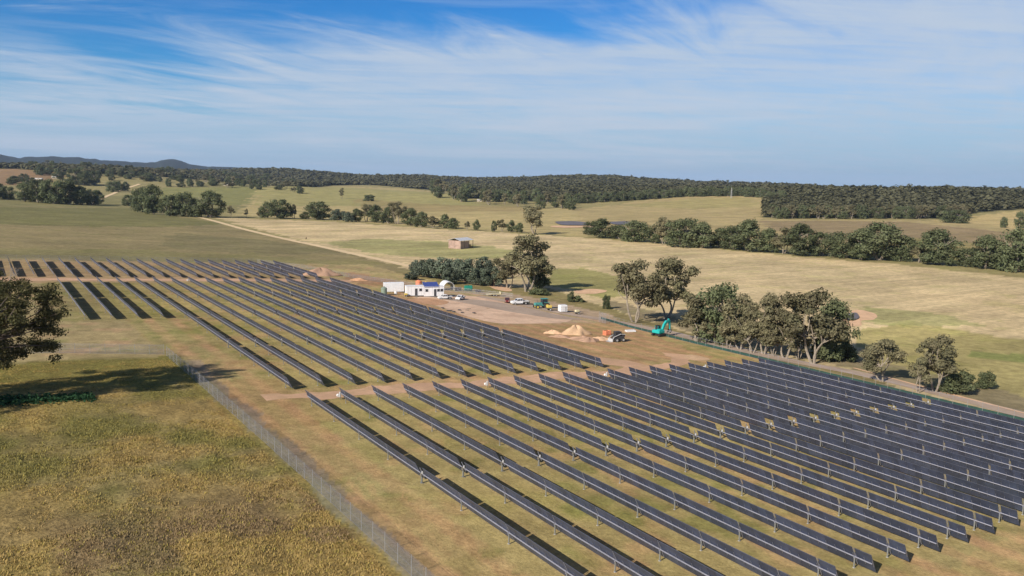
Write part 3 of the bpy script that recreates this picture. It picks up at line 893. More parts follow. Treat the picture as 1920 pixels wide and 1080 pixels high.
def tree_px(px, py, hp, wp, kind='gum', **kw):
    p = at(px, py); d = math.sqrt(p[0] ** 2 + p[1] ** 2 + (CAMZ - p[2]) ** 2)
    c = d / F / math.sqrt(1 + ((px - 960) / F) ** 2)
    return tree_at(p[0], p[1], hp * c * 1.03, wp * c, kind, **kw)


# gums beside the enclosure, left to right, each told apart by its look and neighbours
tree_px(987, 547, 104, 108, 'gum', v=3, rz=2.9, label='tall olive gum with pale forked trunk behind the parked white truck')
tree_px(952, 540, 62, 60, 'gum', v=1, label='lower gum crowding the left side of the tall olive gum by the compound')
tree_px(1008, 543, 66, 50, 'round', label='dark leafy gum tucked behind the right side of the tall olive gum')
tree_px(1190, 604, 112, 98, 'gum', v=2, rz=1.0, label='gum with several slim pale stems, left of the pair above the teal excavator')
tree_px(1248, 598, 112, 112, 'gum', v=3, rz=2.2, label='broad gum, right of the pair standing behind the teal excavator')
tree_px(1303, 640, 84, 70, 'tall', v=0, label='thin pale-trunked gum at the left end of the clump right of the excavator')
tree_px(1345, 642, 108, 92, 'round', v=0, label='green topped gum second from the left in the clump right of the excavator')
tree_px(1388, 655, 100, 80, 'gum', v=1, label='greyish gum in the middle of the clump right of the excavator')
tree_px(1432, 664, 112, 84, 'gum', v=0, rz=3, label='tall narrow gum left of the largest gum in the clump by the fence')
tree_px(1472, 672, 88, 74, 'tall', v=1, label='small gum with bare forked stems beside the largest gum of the clump')
tree_px(1526, 682, 134, 140, 'gum', v=3, rz=4.0, label='largest gum of the clump, wide crown over a pale forked trunk by the fence')
tree_px(1562, 668, 105, 84, 'round', v=1, label='dark gum behind the right side of the largest gum of the clump')
for (a, b, h, w) in [(1318, 642, 50, 50), (1366, 652, 56, 54), (1410, 662, 60, 56), (1452, 668, 60, 54), (1496, 674, 50, 50), (1552, 676, 60, 60), (1585, 676, 44, 50)]:
    tree_px(a, b, h, w, 'shrub' if a > 1540 else 'gum', label='leafy undergrowth sapling among the gums of the clump right of the excavator', cat='sapling', group='saplings under the gum clump')
tree_px(1656, 716, 78, 80, 'gum', v=2, rz=5, label='small open gum standing alone between the big clump and the ivy-dark gum')
tree_px(1752, 734, 104, 96, 'gum', v=1, rz=2.5, label='bushy gum near the right edge beside the grey gravel road')
tree_px(1722, 736, 66, 40, 'tall', v=0, rz=2, label='slim pale-stemmed gum at the left foot of the bushy gum near the right edge')
tree_px(1792, 737, 44, 62, 'shrub', label='dark brown-green shrub at the right foot of the bushy gum', cat='shrub')
tree_px(1846, 728, 33, 36, 'shrub', v=0, label='small bright green round bush alone in the mown paddock at right', cat='bush')
tree_px(1137, 579, 26, 16, 'shrub', label='small dark green bush beside the gravel road left of the gum pair', cat='bush')
tree_px(1070, 566, 20, 14, 'shrub', label='narrow green bush just above the white water cube', cat='bush')
tree_px(1086, 566, 12, 22, 'shrub', label='low green bush right of the narrow bush above the compound', cat='bush')
tree_px(1010, 552, 12, 46, 'shrub', label='low dark scrub under the tall olive gum', cat='scrub')
# grey-green wattle thicket behind the site offices
WT = [(782, 514, 26, 30), (800, 520, 34, 46), (828, 523, 40, 50), (852, 520, 34, 44), (846, 532, 30, 40), (872, 528, 42, 52), (905, 524, 42, 44), (898, 535, 32, 46), (925, 537, 36, 44), (915, 512, 20, 22), (770, 524, 14, 30)]
for i, (a, b, h, w) in enumerate(WT):
    tree_px(a, b, h, w, 'wattle', label='grey-green wattle in the thicket behind the site huts, %s from the left' % ORD[sorted([q[0] for q in WT]).index(a)], cat='shrub', group='wattles behind the site huts')
# creek line of river gums
CK = [(1108, 440, 24, 28), (1132, 446, 34, 52), (1162, 448, 24, 30), (1192, 453, 37, 56), (1226, 456, 34, 34), (1244, 458, 48, 44), (1280, 463, 50, 66), (1312, 465, 46, 52), (1350, 464, 34, 40), (1376, 467, 42, 50), (1408, 471, 56, 72),
      (1442, 473, 42, 40), (1468, 476, 46, 50), (1503, 479, 56, 64), (1540, 480, 42, 50), (1580, 484, 46, 50), (1612, 487, 56, 64), (1648, 488, 66, 84), (1688, 489, 44, 54), (1722, 492, 30, 36), (1756, 496, 62, 76), (1816, 500, 34, 40), (1848, 504, 60, 62), (1880, 506, 40, 40), (1912, 510, 78, 78), (1960, 512, 60, 70), (2020, 520, 60, 70)]
for i, (a, b, h, w) in enumerate(CK):
    tree_px(a, b, h * 1.04, w * 1.10, 'round' if i % 7 != 5 else 'gum', label='dark river gum of the creek line across the mown paddock, %s from the left' % ORD[i], group='river gums along the creek')
# tree row across the middle
MR = [(488, 408, 12, 14), (500, 409, 30, 30), (524, 410, 35, 50), (551, 410, 26, 18), (572, 411, 14, 22), (596, 412, 33, 50), (633, 413, 20, 30), (652, 416, 18, 26), (668, 416, 24, 26), (688, 416, 32, 38), (706, 417, 32, 34), (728, 419, 30, 34), (745, 420, 40, 40), (768, 423, 32, 40),
      (790, 426, 28, 32), (812, 428, 22, 30), (836, 428, 26, 32), (850, 429, 20, 22), (876, 431, 16, 12), (893, 432, 20, 16), (926, 434, 20, 12), (942, 434, 22, 22), (958, 435, 22, 20), (974, 436, 18, 18)]
for i, (a, b, h, w) in enumerate(MR):
    tree_px(a, b, h, w, 'wattle' if i in (6, 7) else ('round' if i % 3 else 'gum'), label='paddock tree in the row behind the cream road, %s from the left' % ORD[i], group='trees in the middle row')
tree_px(1003, 439, 52, 58, 'gum', v=2, label='lone broad gum with pale trunk right of the middle tree row')
# left clumps
LC = [(-40, 372, 30, 50), (-8, 372, 30, 36), (14, 374, 24, 28)]
for i, (a, b, h, w) in enumerate(LC): tree_px(a, b, h, w, 'round', label='tree at the left frame edge beyond the green paddock, %s from the left' % ORD[i], group='trees at the left edge')
LC = [(48, 378, 36, 42), (72, 380, 42, 48), (100, 382, 44, 50), (126, 383, 46, 52), (152, 384, 34, 40), (172, 384, 28, 30), (186, 383, 26, 22)]
for i, (a, b, h, w) in enumerate(LC): tree_px(a, b, h, w, 'round', label='dark gum in the clump left of the pale road, %s from the left' % ORD[i], group='clump left of the pale road')
LC = [(242, 386, 20, 28), (268, 398, 46, 44), (288, 402, 54, 48), (318, 405, 38, 40), (344, 406, 44, 44), (366, 407, 34, 34), (394, 408, 48, 60)]
for i, (a, b, h, w) in enumerate(LC): tree_px(a, b, h, w, 'round', label='dark gum in the clump at the cream road bend, %s from the left' % ORD[i], group='clump at the road bend')
tree_px(433, 406, 20, 16, 'gum', label='small lone tree just right of the clump at the road bend')
tree_px(462, 407, 15, 10, 'gum', label='smaller slim tree right of the small lone tree past the road bend')
tree_px(562, 363, 14, 16, 'round', label='lone round tree in the far green paddock, leftmost of three')
tree_px(641, 373, 20, 12, 'tall', label='lone upright dark tree in the far green paddock, middle of three')
tree_px(692, 377, 12, 22, 'shrub', label='low spreading dark tree in the far green paddock, rightmost of three')
tree_px(1072, 394, 22, 20, 'round', label='dark tree standing out at the right end of the open woodland')
tree_px(1882, 427, 20, 14, 'round', label='small tree on the pale slope near the right edge, left of its neighbour')
tree_px(1912, 427, 30, 26, 'round', label='tree on the pale slope cut by the right frame edge')
tree_px(1446, 404, 20, 22, 'round', label='lone gum at the left tip of the lower wood on the right')
tree_px(1790, 418, 24, 52, 'round', label='wide dark gum in front of the lower wood near the pale slope')
# open woodland, scattered trees and wood edges: small look-alikes
rr = random.Random(21)
for i in range(34):
    a = rr.uniform(815, 1065); b = 364 + (a - 815) * 0.10 + rr.uniform(-4, 10)
    tree_px(a, min(b, 391), rr.uniform(20, 28), rr.uniform(16, 26), rr.choice(['round', 'gum', 'round']), label='slender gum in the open woodland left of the pale paddock hill', group='open woodland trees')
for i in range(110):
    a = rr.uniform(60, 560); b = 312 + (a - 90) * 0.062 + rr.uniform(0, 1) ** 1.4 * 20
    tree_px(a, b, rr.uniform(8, 15), rr.uniform(10, 22), rr.choice(['round', 'round', 'gum']), label='small dark tree scattered over the distant farmland at left', group='scattered farmland trees')
for (a, b, h, w) in [(28, 344, 14, 26), (45, 342, 16, 20), (58, 345, 12, 18), (20, 346, 10, 16), (74, 328, 18, 18), (140, 346, 30, 28), (158, 348, 22, 24), (178, 347, 26, 24), (212, 360, 20, 26), (224, 358, 18, 20), (236, 358, 17, 14), (316, 350, 14, 12), (340, 351, 10, 18), (356, 350, 16, 14), (374, 350, 10, 12), (400, 347, 10, 18), (438, 342, 16, 16), (470, 345, 16, 20), (110, 336, 20, 24)]:
    tree_px(a, b, h, w, 'round', label='dark tree near the distant farm buildings at left', group='trees round the far farm')
for i in range(46):
    a = 1082 + i * 8.6 + rr.uniform(-3, 3)
    b = np.interp(a, [1080, 1200, 1300, 1400, 1475], [381, 373, 367, 367, 376]) + rr.uniform(0, 2)
    tree_px(a, float(b), rr.uniform(14, 19), rr.uniform(14, 20), 'round', label='gum on the wood edge behind the pale paddock hill', group='upper wood edge trees')
for i in range(40):
    a = 1450 + i * 9.2 + rr.uniform(-3, 3); b = 409 + rr.uniform(-1, 1.5)
    tree_px(a, b, rr.uniform(20, 26), rr.uniform(18, 26), rr.choice(['round', 'gum']), label='gum on the front edge of the lower wood at right', group='lower wood edge trees')

# big near gum whose trunk is just outside the frame on the left
def big_gum(x, y):
    rg = np.random.default_rng(77)
    H = 22.0; mb = MB(); cen = []; rad = []
    for s_ in range(4):
        a_ = s_ * 1.57 + .5
        fork = np.array([math.cos(a_) * 3.0, math.sin(a_) * 2.4, H * rg.uniform(.25, .4)])
        limb(mb, (math.cos(a_) * .3, math.sin(a_) * .3, -.4), fork, .48, .28, M_DBARK, rg, 5, .07)
        for q in range(11):
            b_ = a_ + rg.normal() * .8; rr_ = rg.uniform(6, 15.5); z = H * rg.uniform(.20, .90) * (1 - .15 * (rr_ / 13) ** 2)
            tip = np.array([math.cos(b_) * rr_, math.sin(b_) * rr_ * .62, max(z, 6.5)])
            limb(mb, fork, tip, .2, .04, M_DBARK, rg, 5, .12)
            for f in (.55, .75, .9, 1.0):
                c = fork + (tip - fork) * f + rg.normal(size=3) * (.9, .9, .6)
                cen.append(c); rad.append(rg.uniform(.7, 1.6))
    for q in range(34):
        z = rg.uniform(6.2, 18.5); c = np.array([rg.uniform(6.5, 16.8 - abs(z - 11) * .35), rg.uniform(-6, 6), z])
        limb(mb, (2.0 + c[0] * .3, c[1] * .3, 5 + z * .35), c, .13, .04, M_DBARK, rg, 4, .12)
        cen.append(c); rad.append(rg.uniform(.8, 1.7)); cen.append(c + rg.normal(size=3) * 1.1); rad.append(rg.uniform(.6, 1.2))
    V, Fq, C = leaf_quads(cen, rad, 210, .16, .7, rg)
    e = empty('gum_tree', (x, y, G(x, y)), .25, 'big dark gum reaching in from the left edge over the wire fence', 'tree')
    mb.build('trunk', e)
    o = bpy.data.objects.new('crown', mesh_np('crown', V, Fq, [M_BIGL], col=C)); COL.objects.link(o); o.parent = e


M_BIGL = leaf_mat('big_gum_leaves', (0.08, 0.085, 0.040), (0.14, 0.125, 0.060), 0)
big_gum(-5.0, 148.0)


def dead_tree(x, y, h):
    e = empty('dead_tree', (x, y, G(x, y)), 0, 'bare grey dead tree at the left edge in front of the far panel rows', 'tree')
    mb = MB(); rg = np.random.default_rng(3)
    def br(a, d, l, r_, k):
        b = a + d * l
        limb(mb, a, b, r_ * .6, r_ * .36, M_GREYBARK, rg, 3, .03)
        if k:
            for _ in range(3):
                nd = d + rg.normal(size=3) * .5; nd[2] = abs(nd[2]) * .8 + .15; nd /= np.linalg.norm(nd)
                br(b, nd, l * .68, r_ * .55, k - 1)
    br(np.array([0, 0, -.3]), np.array([.05, 0, 1.0]), h * .36, .28, 4)
    mb.build('trunk', e)


dead_tree(4.6, 252, 13.0)


def far_wood():
    """the far wood reads as one mass: one object of leaf clumps"""
    rg = np.random.default_rng(9)
    P = []
    az0, az1 = _AZ[0] - .35, _AZ[-1] + .3
    N_ = 38000
    az = rg.uniform(az0, az1, N_ * 2)
    # density falls with distance so that crowns stay touching as seen from anywhere nearby
    lo = np.log(1150); hi = np.log(5600)
    d = np.exp(rg.uniform(lo, hi, N_ * 2))
    x = d * np.sin(az); y = d * np.cos(az)
    keep = forest_mask(x, y) > .5
    x, y, d = x[keep], y[keep], d[keep]
    z = gz(x, y)
    n = len(x)
    size = np.clip(d / 300.0, 4.5, 11) * rg.uniform(.6, 1.45, n)      # crown radius
    hgt = (rg.uniform(12, 19, n) + 6 * (vnoise(x, y, 60, 6) - .5)) * np.where(rg.uniform(size=n) < .07, 1.3, 1)
    K = 20
    dd = rg.normal(size=(n, K, 3)); dd /= np.linalg.norm(dd, axis=2)[..., None]; dd[..., 2] = dd[..., 2] * .9 + .1
    rad = rg.uniform(.45, 1, (n, K, 1))
    hz = np.minimum(size * .9, hgt * .42)
    c = np.stack([x, y, z + hgt - hz], 1)[:, None, :] + dd * rad * np.stack([size, size, hz], 1)[:, None, :]
    nn = dd * .7 + rg.normal(size=dd.shape) * .3 + np.array([0, 0, 1.0]); nn /= np.linalg.norm(nn, axis=2)[..., None]
    a = np.cross(nn, rg.normal(size=dd.shape)); a /= np.linalg.norm(a, axis=2)[..., None]; b = np.cross(nn, a)
    s = (size * .48)[:, None, None] * rg.uniform(.6, 1.2, (n, K, 1))
    q = np.stack([c - a * s - b * s * .7, c + a * s * .8 - b * s * .6, c + a * s + b * s * .7, c - a * s * .8 + b * s * .8], 2)
    V = q.reshape(-1, 3)
    tone = np.clip(vnoise(x, y, 220, 3) * .5 + rg.uniform(0, .5, n), 0, 1); val = rg.uniform(.32, .68, n)
    C = np.zeros((n, K * 4, 3)); C[..., 0] = tone[:, None]; C[..., 1] = val[:, None]
    o = bpy.data.objects.new('far_wood', mesh_np('far_wood', V, np.arange(len(V)).reshape(-1, 4), [M_FORL], col=C.reshape(-1, 3)))
    COL.objects.link(o)
    tag(o, 'dark eucalypt wood covering the distant rises below the skyline', 'wood', kind='stuff')


far_wood()


def rough_grass():
    rg = np.random.default_rng(4)
    n = 120000
    y = 45 + (175 - 45) * rg.uniform(0, 1, n) ** 1.25; x = 31.0 - 75 * rg.uniform(0, 1, n) ** 1.1
    dens = vnoise(x, y, 7, 31) * .6 + vnoise(x, y, 2.0, 32) * .4
    k = (dens + rg.uniform(-.15, .15, n) > .42) & (x < 31 - .4)
    x, y = x[k], y[k]; n = len(x)
    z = gz(x, y) + (vnoise(x, y, 2.2, 3) - .5) * .45 * sstep(31, 27, x) * sstep(175, 160, y) - .04
    B = 5
    ang = rg.uniform(0, 6.28, (n, B)); ln = rg.uniform(.12, .30, (n, B)) * (1 - .45 * sstep(120, 150, y))[:, None]
    w = rg.uniform(.03, .07, (n, B)); lean = rg.uniform(.1, .6, (n, B))
    ox = rg.normal(size=(n, B)) * .16; oy = rg.normal(size=(n, B)) * .16
    bx = x[:, None] + ox; by = y[:, None] + oy; bz = z[:, None] + ox * 0
    ca, sa = np.cos(ang), np.sin(ang)
    p0 = np.stack([bx - sa * w, by + ca * w, bz], -1); p1 = np.stack([bx + sa * w, by - ca * w, bz], -1)
    p2 = np.stack([bx + ca * lean * ln, by + sa * lean * ln, bz + ln], -1)
    V = np.stack([p0, p1, p2], 2).reshape(-1, 3)
    g = vnoise(x, y, 16, 11) * .6 + vnoise(x, y, 6, 12) * .4
    gold = np.array(alb(168, 146, 92)); olive = np.array(alb(138, 132, 78)); brown = np.array(alb(140, 120, 94)); yel = np.array(alb(164, 150, 82))
    t = sstep(.42, .62, g)[:, None]
    c = gold * (1 - t) + olive * t
    m1 = (vnoise(x, y, 22, 14) * .6 + vnoise(x, y, 5, 15) * .4 > .42)[:, None] * sstep(100, 84, y)[:, None]; c = c * (1 - m1 * .75) + brown * m1 * .75
    m2 = (rg.uniform(size=n) < .15)[:, None]; c = np.where(m2, yel, c)
    c = c * rg.uniform(.8, 1.12, (n, 1))
    C = np.repeat(c, B * 3, 0)
    mt = bpy.data.materials.new('dry_grass_blades'); mt.use_nodes = True
    t_ = mt.node_tree; b = t_.nodes['Principled BSDF']; b.inputs['Roughness'].default_value = .9; b.inputs['Specular IOR Level'].default_value = .1
    a_ = t_.nodes.new('ShaderNodeAttribute'); a_.attribute_name = 'col'; t_.links.new(a_.outputs['Color'], b.inputs['Base Color'])
    o = bpy.data.objects.new('rough_grass', mesh_np('rough_grass', V, np.arange(len(V)).reshape(-1, 3), [mt], col=C)); COL.objects.link(o)
    tag(o, 'golden rough grass in tussocks left of the wire fence', 'grass', kind='stuff')
    # the low green weed patch
    n = 2600
    u = rg.uniform(0, 1, n); x = -3 + 17 * u; y = 146.5 + rg.normal(size=n) * 1.3 - 2.0 * u
    z = gz(x, y); s = rg.uniform(.12, .3, n)
    d = rg.normal(size=(n, 3)); d[:, 2] = abs(d[:, 2]) + .6; d /= np.linalg.norm(d, axis=1)[:, None]
    a = np.cross(d, rg.normal(size=(n, 3))); a /= np.linalg.norm(a, axis=1)[:, None]; b2 = np.cross(d, a)
    c0 = np.column_stack([x, y, z + rg.uniform(.05, .6, n)])
    q = np.stack([c0 - a * s[:, None], c0 - b2 * s[:, None], c0 + a * s[:, None], c0 + b2 * s[:, None]], 1).reshape(-1, 3)
    C = np.zeros((n * 4, 3)); C[:, 0] = np.repeat(rg.uniform(0, 1, n), 4); C[:, 1] = .5
    o = bpy.data.objects.new('green_weeds', mesh_np('green_weeds', q, np.arange(4 * n).reshape(-1, 4), [leaf_mat('weed_leaves', (.03, .085, .04), (.055, .11, .05), 0)], col=C)); COL.objects.link(o)
    tag(o, 'low patch of blue-green weeds at the left edge beside the gum shadow', 'weeds', kind='stuff')


rough_grass()

# ------------------------------------------------------------------ solar trackers
TILT = math.radians(63); CH = 2.40; HT = 1.25; SX = -0.0547


def tracker_meshes(half, posts):
    """posts: offsets from the drive. Returns dict of meshes for one tracker whose tube lies at z = HT"""
    d = {}
    ux = Vector((math.cos(TILT), 0, -math.sin(TILT)))          # down the module, from the top-left edge to the low right edge
    nx = Vector((math.sin(TILT), 0, math.cos(TILT)))           # front side faces right and up
    banks = []
    edges = [0.9] + [p for p in posts if p > 0] + [half]
    for a, b in zip(edges[:-1], edges[1:]):
        a2 = a + (0.13 if a > 1 else 0); b2 = b - (0.13 if b < half else 0)
        banks.append((a2, b2)); banks.append((-b2, -a2))
    for key in sorted(set(round(b - a, 3) for a, b in banks)):
        ln = key; n = max(1, round(ln / 1.13)); wv = ln / n
        mb = MB()
        M = Matrix((( ux.x, 0, nx.x, 0), (0, 1, 0, 0), (ux.z, 0, nx.z, 0), (0, 0, 0, 1)))
        off = 0.11                                             # modules sit on rails over the tube
        for k in range(n):
            y0 = k * wv + .012; y1 = (k + 1) * wv - .012
            P = [M @ Vector(p) for p in ((-CH / 2, y0, off), (CH / 2, y0, off), (CH / 2, y1, off), (-CH / 2, y1, off), (-CH / 2, y0, off + .035), (CH / 2, y0, off + .035), (CH / 2, y1, off + .035), (-CH / 2, y1, off + .035))]
            mb.add(P, [(3, 2, 1, 0), (0, 1, 5, 4), (1, 2, 6, 5), (2, 3, 7, 6), (3, 0, 4, 7)], M_BACK)
            mb.add(P, [(4, 5, 6, 7)], M_FRONT)
        for k in range(n + 1):
            y = min(max(k * wv, .03), ln - .03)
            mb.box((0, y, off - .045), (.9, .035, .08), M_RAIL, M)
        mb.box((-CH / 2 + .02, ln / 2, off - .008), (.03, ln, .012), M_RAIL, M)
        d[key] = mb.mesh('panel_bank')
    tb = MB(); tb.tube([(0, -half + .1, 0), (0, half - .1, 0)], .075, M_GALV, 8)
    d['tube'] = tb.mesh('torque_tube')
    pm = MB()
    pm.box((0, 0, -HT / 2 - .1), (.08, .14, HT + .2 - .02), M_POST); pm.box((0, 0, -.04), (.26, .10, .24), M_GALV)
    pm.box((-.0, 0, -HT + .02), (.22, .22, .06), M_LGREY)
    # the rail pair that shows in the gap above and below the bearing
    pm.box((0, 0, .10), (CH * .96, .06, .05), M_GALV, Matrix(((ux.x, 0, nx.x, 0), (0, 1, 0, 0), (ux.z, 0, nx.z, 0), (0, 0, 0, 1))))
    d['post'] = pm.mesh('post')
    dm = MB()
    dm.box((0, 0, -HT / 2 - .15), (.16, .22, HT + .1 - .02), M_POST); dm.box((0, .0, -.10), (.42, .34, .46), M_STEEL, bev=.05)
    dm.tube([(-.02, .28, -.16), (-.02, .62, -.16)], .11, M_BLACK, 10)
    dm.box((0, -.34, .28), (.09, .09, 1.5), M_GALV, Matrix.Rotation(-.45, 4, 'Y'))
    dm.box((-.15, -.45, .3), (.12, .26, .34), M_LGREY)
    dm.box((0, 0, -HT + .02), (.35, .35, .06), M_POST)
    dm.box((.5, -.5, -1.0), (.7, .04, .04), M_GALV, Matrix.Rotation(.5, 4, 'Y'))
    d['drive'] = dm.mesh('drive_unit')
    return d, banks


TPL = {}


def make_tracker(i, yc, half, posts, label, box=False):
    key = half
    if key not in TPL: TPL[key] = tracker_meshes(half, posts)
    d, banks = TPL[key]
    x = X0ROW + PITCHROW * i; zc = G(x, yc)
    slope = (G(x, yc + half) - G(x, yc - half)) / (2 * half)
    e = empty('solar_tracker', (x, yc, zc), 0, label, 'solar tracker', 'solar tracker rows')
    e.rotation_euler = (math.atan(slope), 0, 0)
    def part(nm, me, y, z=HT):
        o = bpy.data.objects.new(nm, me); COL.objects.link(o); o.parent = e; o.location = (0, y, z); return o
    part('torque_tube', d['tube'], 0)
    for p in posts:
        if p: part('post', d['post'], p)
    part('drive_unit', d['drive'], 0)
    for a, b in banks: part('panel_bank', d[round(b - a, 3)], a)
    if box:
        mb = MB(); mb.tube([(-.28, half + .5, .75), (-.28, half + .9, .75)], .26, M_WHITE, 12); mb.box((0, half + .55, .9), (.28, .34, .9), M_LGREY, bev=.04)
        mb.box((0, half + .55, .25), (.08, .08, .9), M_POST)
        mb.build('controller_box', e)
    return e


PS = [-40.5, -30.3, -20.2, -10.1, 0, 10.1, 20.2, 30.3, 40.5]
RB = 88.3
for i in range(1, 25 - 4):
    nm = ORD[i - 1]
    make_tracker(i, RB, 42.6, PS, 'long tracker row in the front block, %s from the wire fence at left' % nm, i in (2, 7, 12, 17))
for i in range(1, 14):
    make_tracker(i, 183.1, 42.5, PS, 'tracker row of the middle block, near half, %s full row from the left' % ORD[i - 1])
for i in range(-3, 14):
    make_tracker(i, 269.3, 42.5, PS, 'tracker row of the middle block, far half beside the clay track, %s from the left' % ORD[i + 3], i in (4,))
PC = [-28, -18.7, -9.4, 0, 9.4, 18.7, 28]
for i in range(-8, 14):
    make_tracker(i, 357.0, 30.0, PC, 'short tracker row of the far block beyond the clay track, %s from the left' % ORD[i + 8], False)

# ------------------------------------------------------------------ fences


def mesh_mat():
    mt = bpy.data.materials.new('woven_wire'); mt.use_nodes = True
    t = mt.node_tree; t.nodes.clear()
    g = t.nodes.new('ShaderNodeTexCoord')
    sp = t.nodes.new('ShaderNodeSeparateXYZ'); t.links.new(g.outputs['Object'], sp.inputs[0])
    s = mth(t, 'ADD', sp.outputs[0], sp.outputs[1])
    a = mth(t, 'FRACT', mth(t, 'MULTIPLY', mth(t, 'ADD', s, sp.outputs[2]), 14.0)); b = mth(t, 'FRACT', mth(t, 'MULTIPLY', mth(t, 'SUBTRACT', s, sp.outputs[2]), 14.0))
    hit = mth(t, 'MAXIMUM', mth(t, 'LESS_THAN', a, 0.12), mth(t, 'LESS_THAN', b, 0.12))
    p = t.nodes.new('ShaderNodeBsdfPrincipled'); p.inputs['Base Color'].default_value = (.24, .235, .25, 1); p.inputs['Metallic'].default_value = .1; p.inputs['Roughness'].default_value = .5
    tr = t.nodes.new('ShaderNodeBsdfTransparent'); mx = t.nodes.new('ShaderNodeMixShader')
    t.links.new(hit, mx.inputs[0]); t.links.new(tr.outputs[0], mx.inputs[1]); t.links.new(p.outputs[0], mx.inputs[2])
    o = t.nodes.new('ShaderNodeOutputMaterial'); t.links.new(mx.outputs[0], o.inputs[0])
    return mt


M_MESH = mesh_mat()
M_SHADE = mat('green_shade_cloth', (0.018, 0.060, 0.050), 0.8, 0, 0.2, 0.5)


def fence(name, pts, label, h=1.9, step=3.0, cloth=None, cat='fence'):
    pts = [np.array(p, float) for p in pts]
    e = empty(name, (pts[0][0], pts[0][1], G(*pts[0])), 0, label, cat)
    o0 = np.array([pts[0][0], pts[0][1], G(*pts[0])])
    line = []
    for a, b in zip(pts[:-1], pts[1:]):
        n = max(1, round(np.linalg.norm(b - a) / step)); line += [a + (b - a) * k / n for k in range(n)]
    line.append(pts[-1])
    B = [np.array([p[0], p[1], G(*p)]) - o0 for p in line]
    me = MB(); up = np.array([0, 0, 1.0])
    for a, b in zip(B[:-1], B[1:]):
        me.add([a + up * .05, b + up * .05, b + up * (h - .05), a + up * (h - .05)], [(0, 1, 2, 3)], M_MESH)
    if not cloth: me.build('wire_mesh', e)
    w = MB()
    for hh in (.06, h * .5, h - .04, h + .12):
        for a, b in zip(B[:-1], B[1:]): w.tube([a + up * hh, b + up * hh], .012, M_GALV, 3, False)
    w.build('strand_wire', e)
    pm = MB(); pm.tube([(0, 0, -.3), (0, 0, h + .2)], .034, M_FPOST, 6); pme = pm.mesh('post')
    for k, p in enumerate(B[:100]):
        o = bpy.data.objects.new('post', pme); COL.objects.link(o); o.parent = e; o.location = p
    if cloth:
        c = MB()
        for a, b in zip(B[:-1], B[1:]):
            c.add([a + up * .1 + np.array([.03, 0, 0]), b + up * .1 + np.array([.03, 0, 0]), b + up * cloth + np.array([.03, 0, 0]), a + up * cloth + np.array([.03, 0, 0])], [(0, 1, 2, 3)], M_SHADE)
        c.build('shade_cloth', e)
    return e


fence('wire_fence', [(33.4, 20), (32.4, 60), (31.9, 110), (31.2, 158), (30.8, 177)], 'grey wire mesh fence running up beside the leftmost panel rows')
fence('wire_fence', [(30.6, 178.5), (12, 184.5), (-20, 190), (-60, 196)], 'grey wire mesh fence crossing behind the big gum at left')
fence('wire_fence', [(-60, 393), (20, 395), (70, 397), (112, 398)], 'far wire fence along the back of the far panel block', step=4)
fence('wire_fence', [(112, 398), (126, 372), (134, 330), (150, 292), (172, 262)], 'wire fence behind the soil mounds and site huts', h=1.6, step=4)
fence('shade_cloth_fence', [(171.0, 207), (168.4, 190), (167.6, 160), (167.8, 120), (168.2, 88), (169.0, 40), (169.5, 10)], 'long green shade cloth fence below the gums on the right', cloth=0.75)
fence('site_gate', [tuple(at(1123, 603)[:2]), tuple(at(1136, 607)[:2])], 'pair of tall grey mesh gate panels beside the compound road', h=3.2, step=2.0, cat='gate')

# ------------------------------------------------------------------ site compound


def put(px, py, rz=0.0, name='thing', label=None, cat=None, group=None, lift=0.0):
    p = at(px, py)
    return empty(name, (p[0], p[1], p[2] + lift), rz, label, cat, group)


# image-right direction on the ground, used to line the site's objects up with the compound road
RD = math.atan2(at(900, 560)[1] - at(750, 555)[1], at(900, 560)[0] - at(750, 555)[0])
AX = -YAW                                    # square to the view


def container(px, py, rz, l, w, h, label):
    e = put(px, py, rz, 'shipping_container', label, 'container'); e.scale = (1.05, 1.1, 1.3)
    b = MB(); b.box((0, 0, h / 2 + .15), (l, w, h), M_WHITE)
    for k in range(int(l / .3)):
        for s_ in (-1, 1): b.box((-l / 2 + .2 + k * .3, s_ * (w / 2 + .015), h / 2 + .15), (.14, .03, h - .25), M_WHITE)
    for k in range(int(l / .5)): b.box((-l / 2 + .25 + k * .5, 0, h + .16), (.2, w - .2, .03), M_WHITE)
    b.build('body', e)
    for s_ in (-1, 1):
        d = MB(); d.box((-l / 2 - .02, s_ * w / 4, h / 2 + .15), (.06, w / 2 - .05, h - .15), M_WHITE)
        for q in (-.25, .25): d.tube([(-l / 2 - .07, s_ * w / 4 + q, .25), (-l / 2 - .07, s_ * w / 4 + q, h + .05)], .02, M_LGREY, 6)
        d.build('door', e)
    f = MB()
    for a_ in (-1, 1):
        for c_ in (-1, 1): f.box((a_ * (l / 2 - .09), c_ * (w / 2 - .09), .075), (.18, .18, .15), M_DGREY)
    f.build('corner_block', e)
    return e


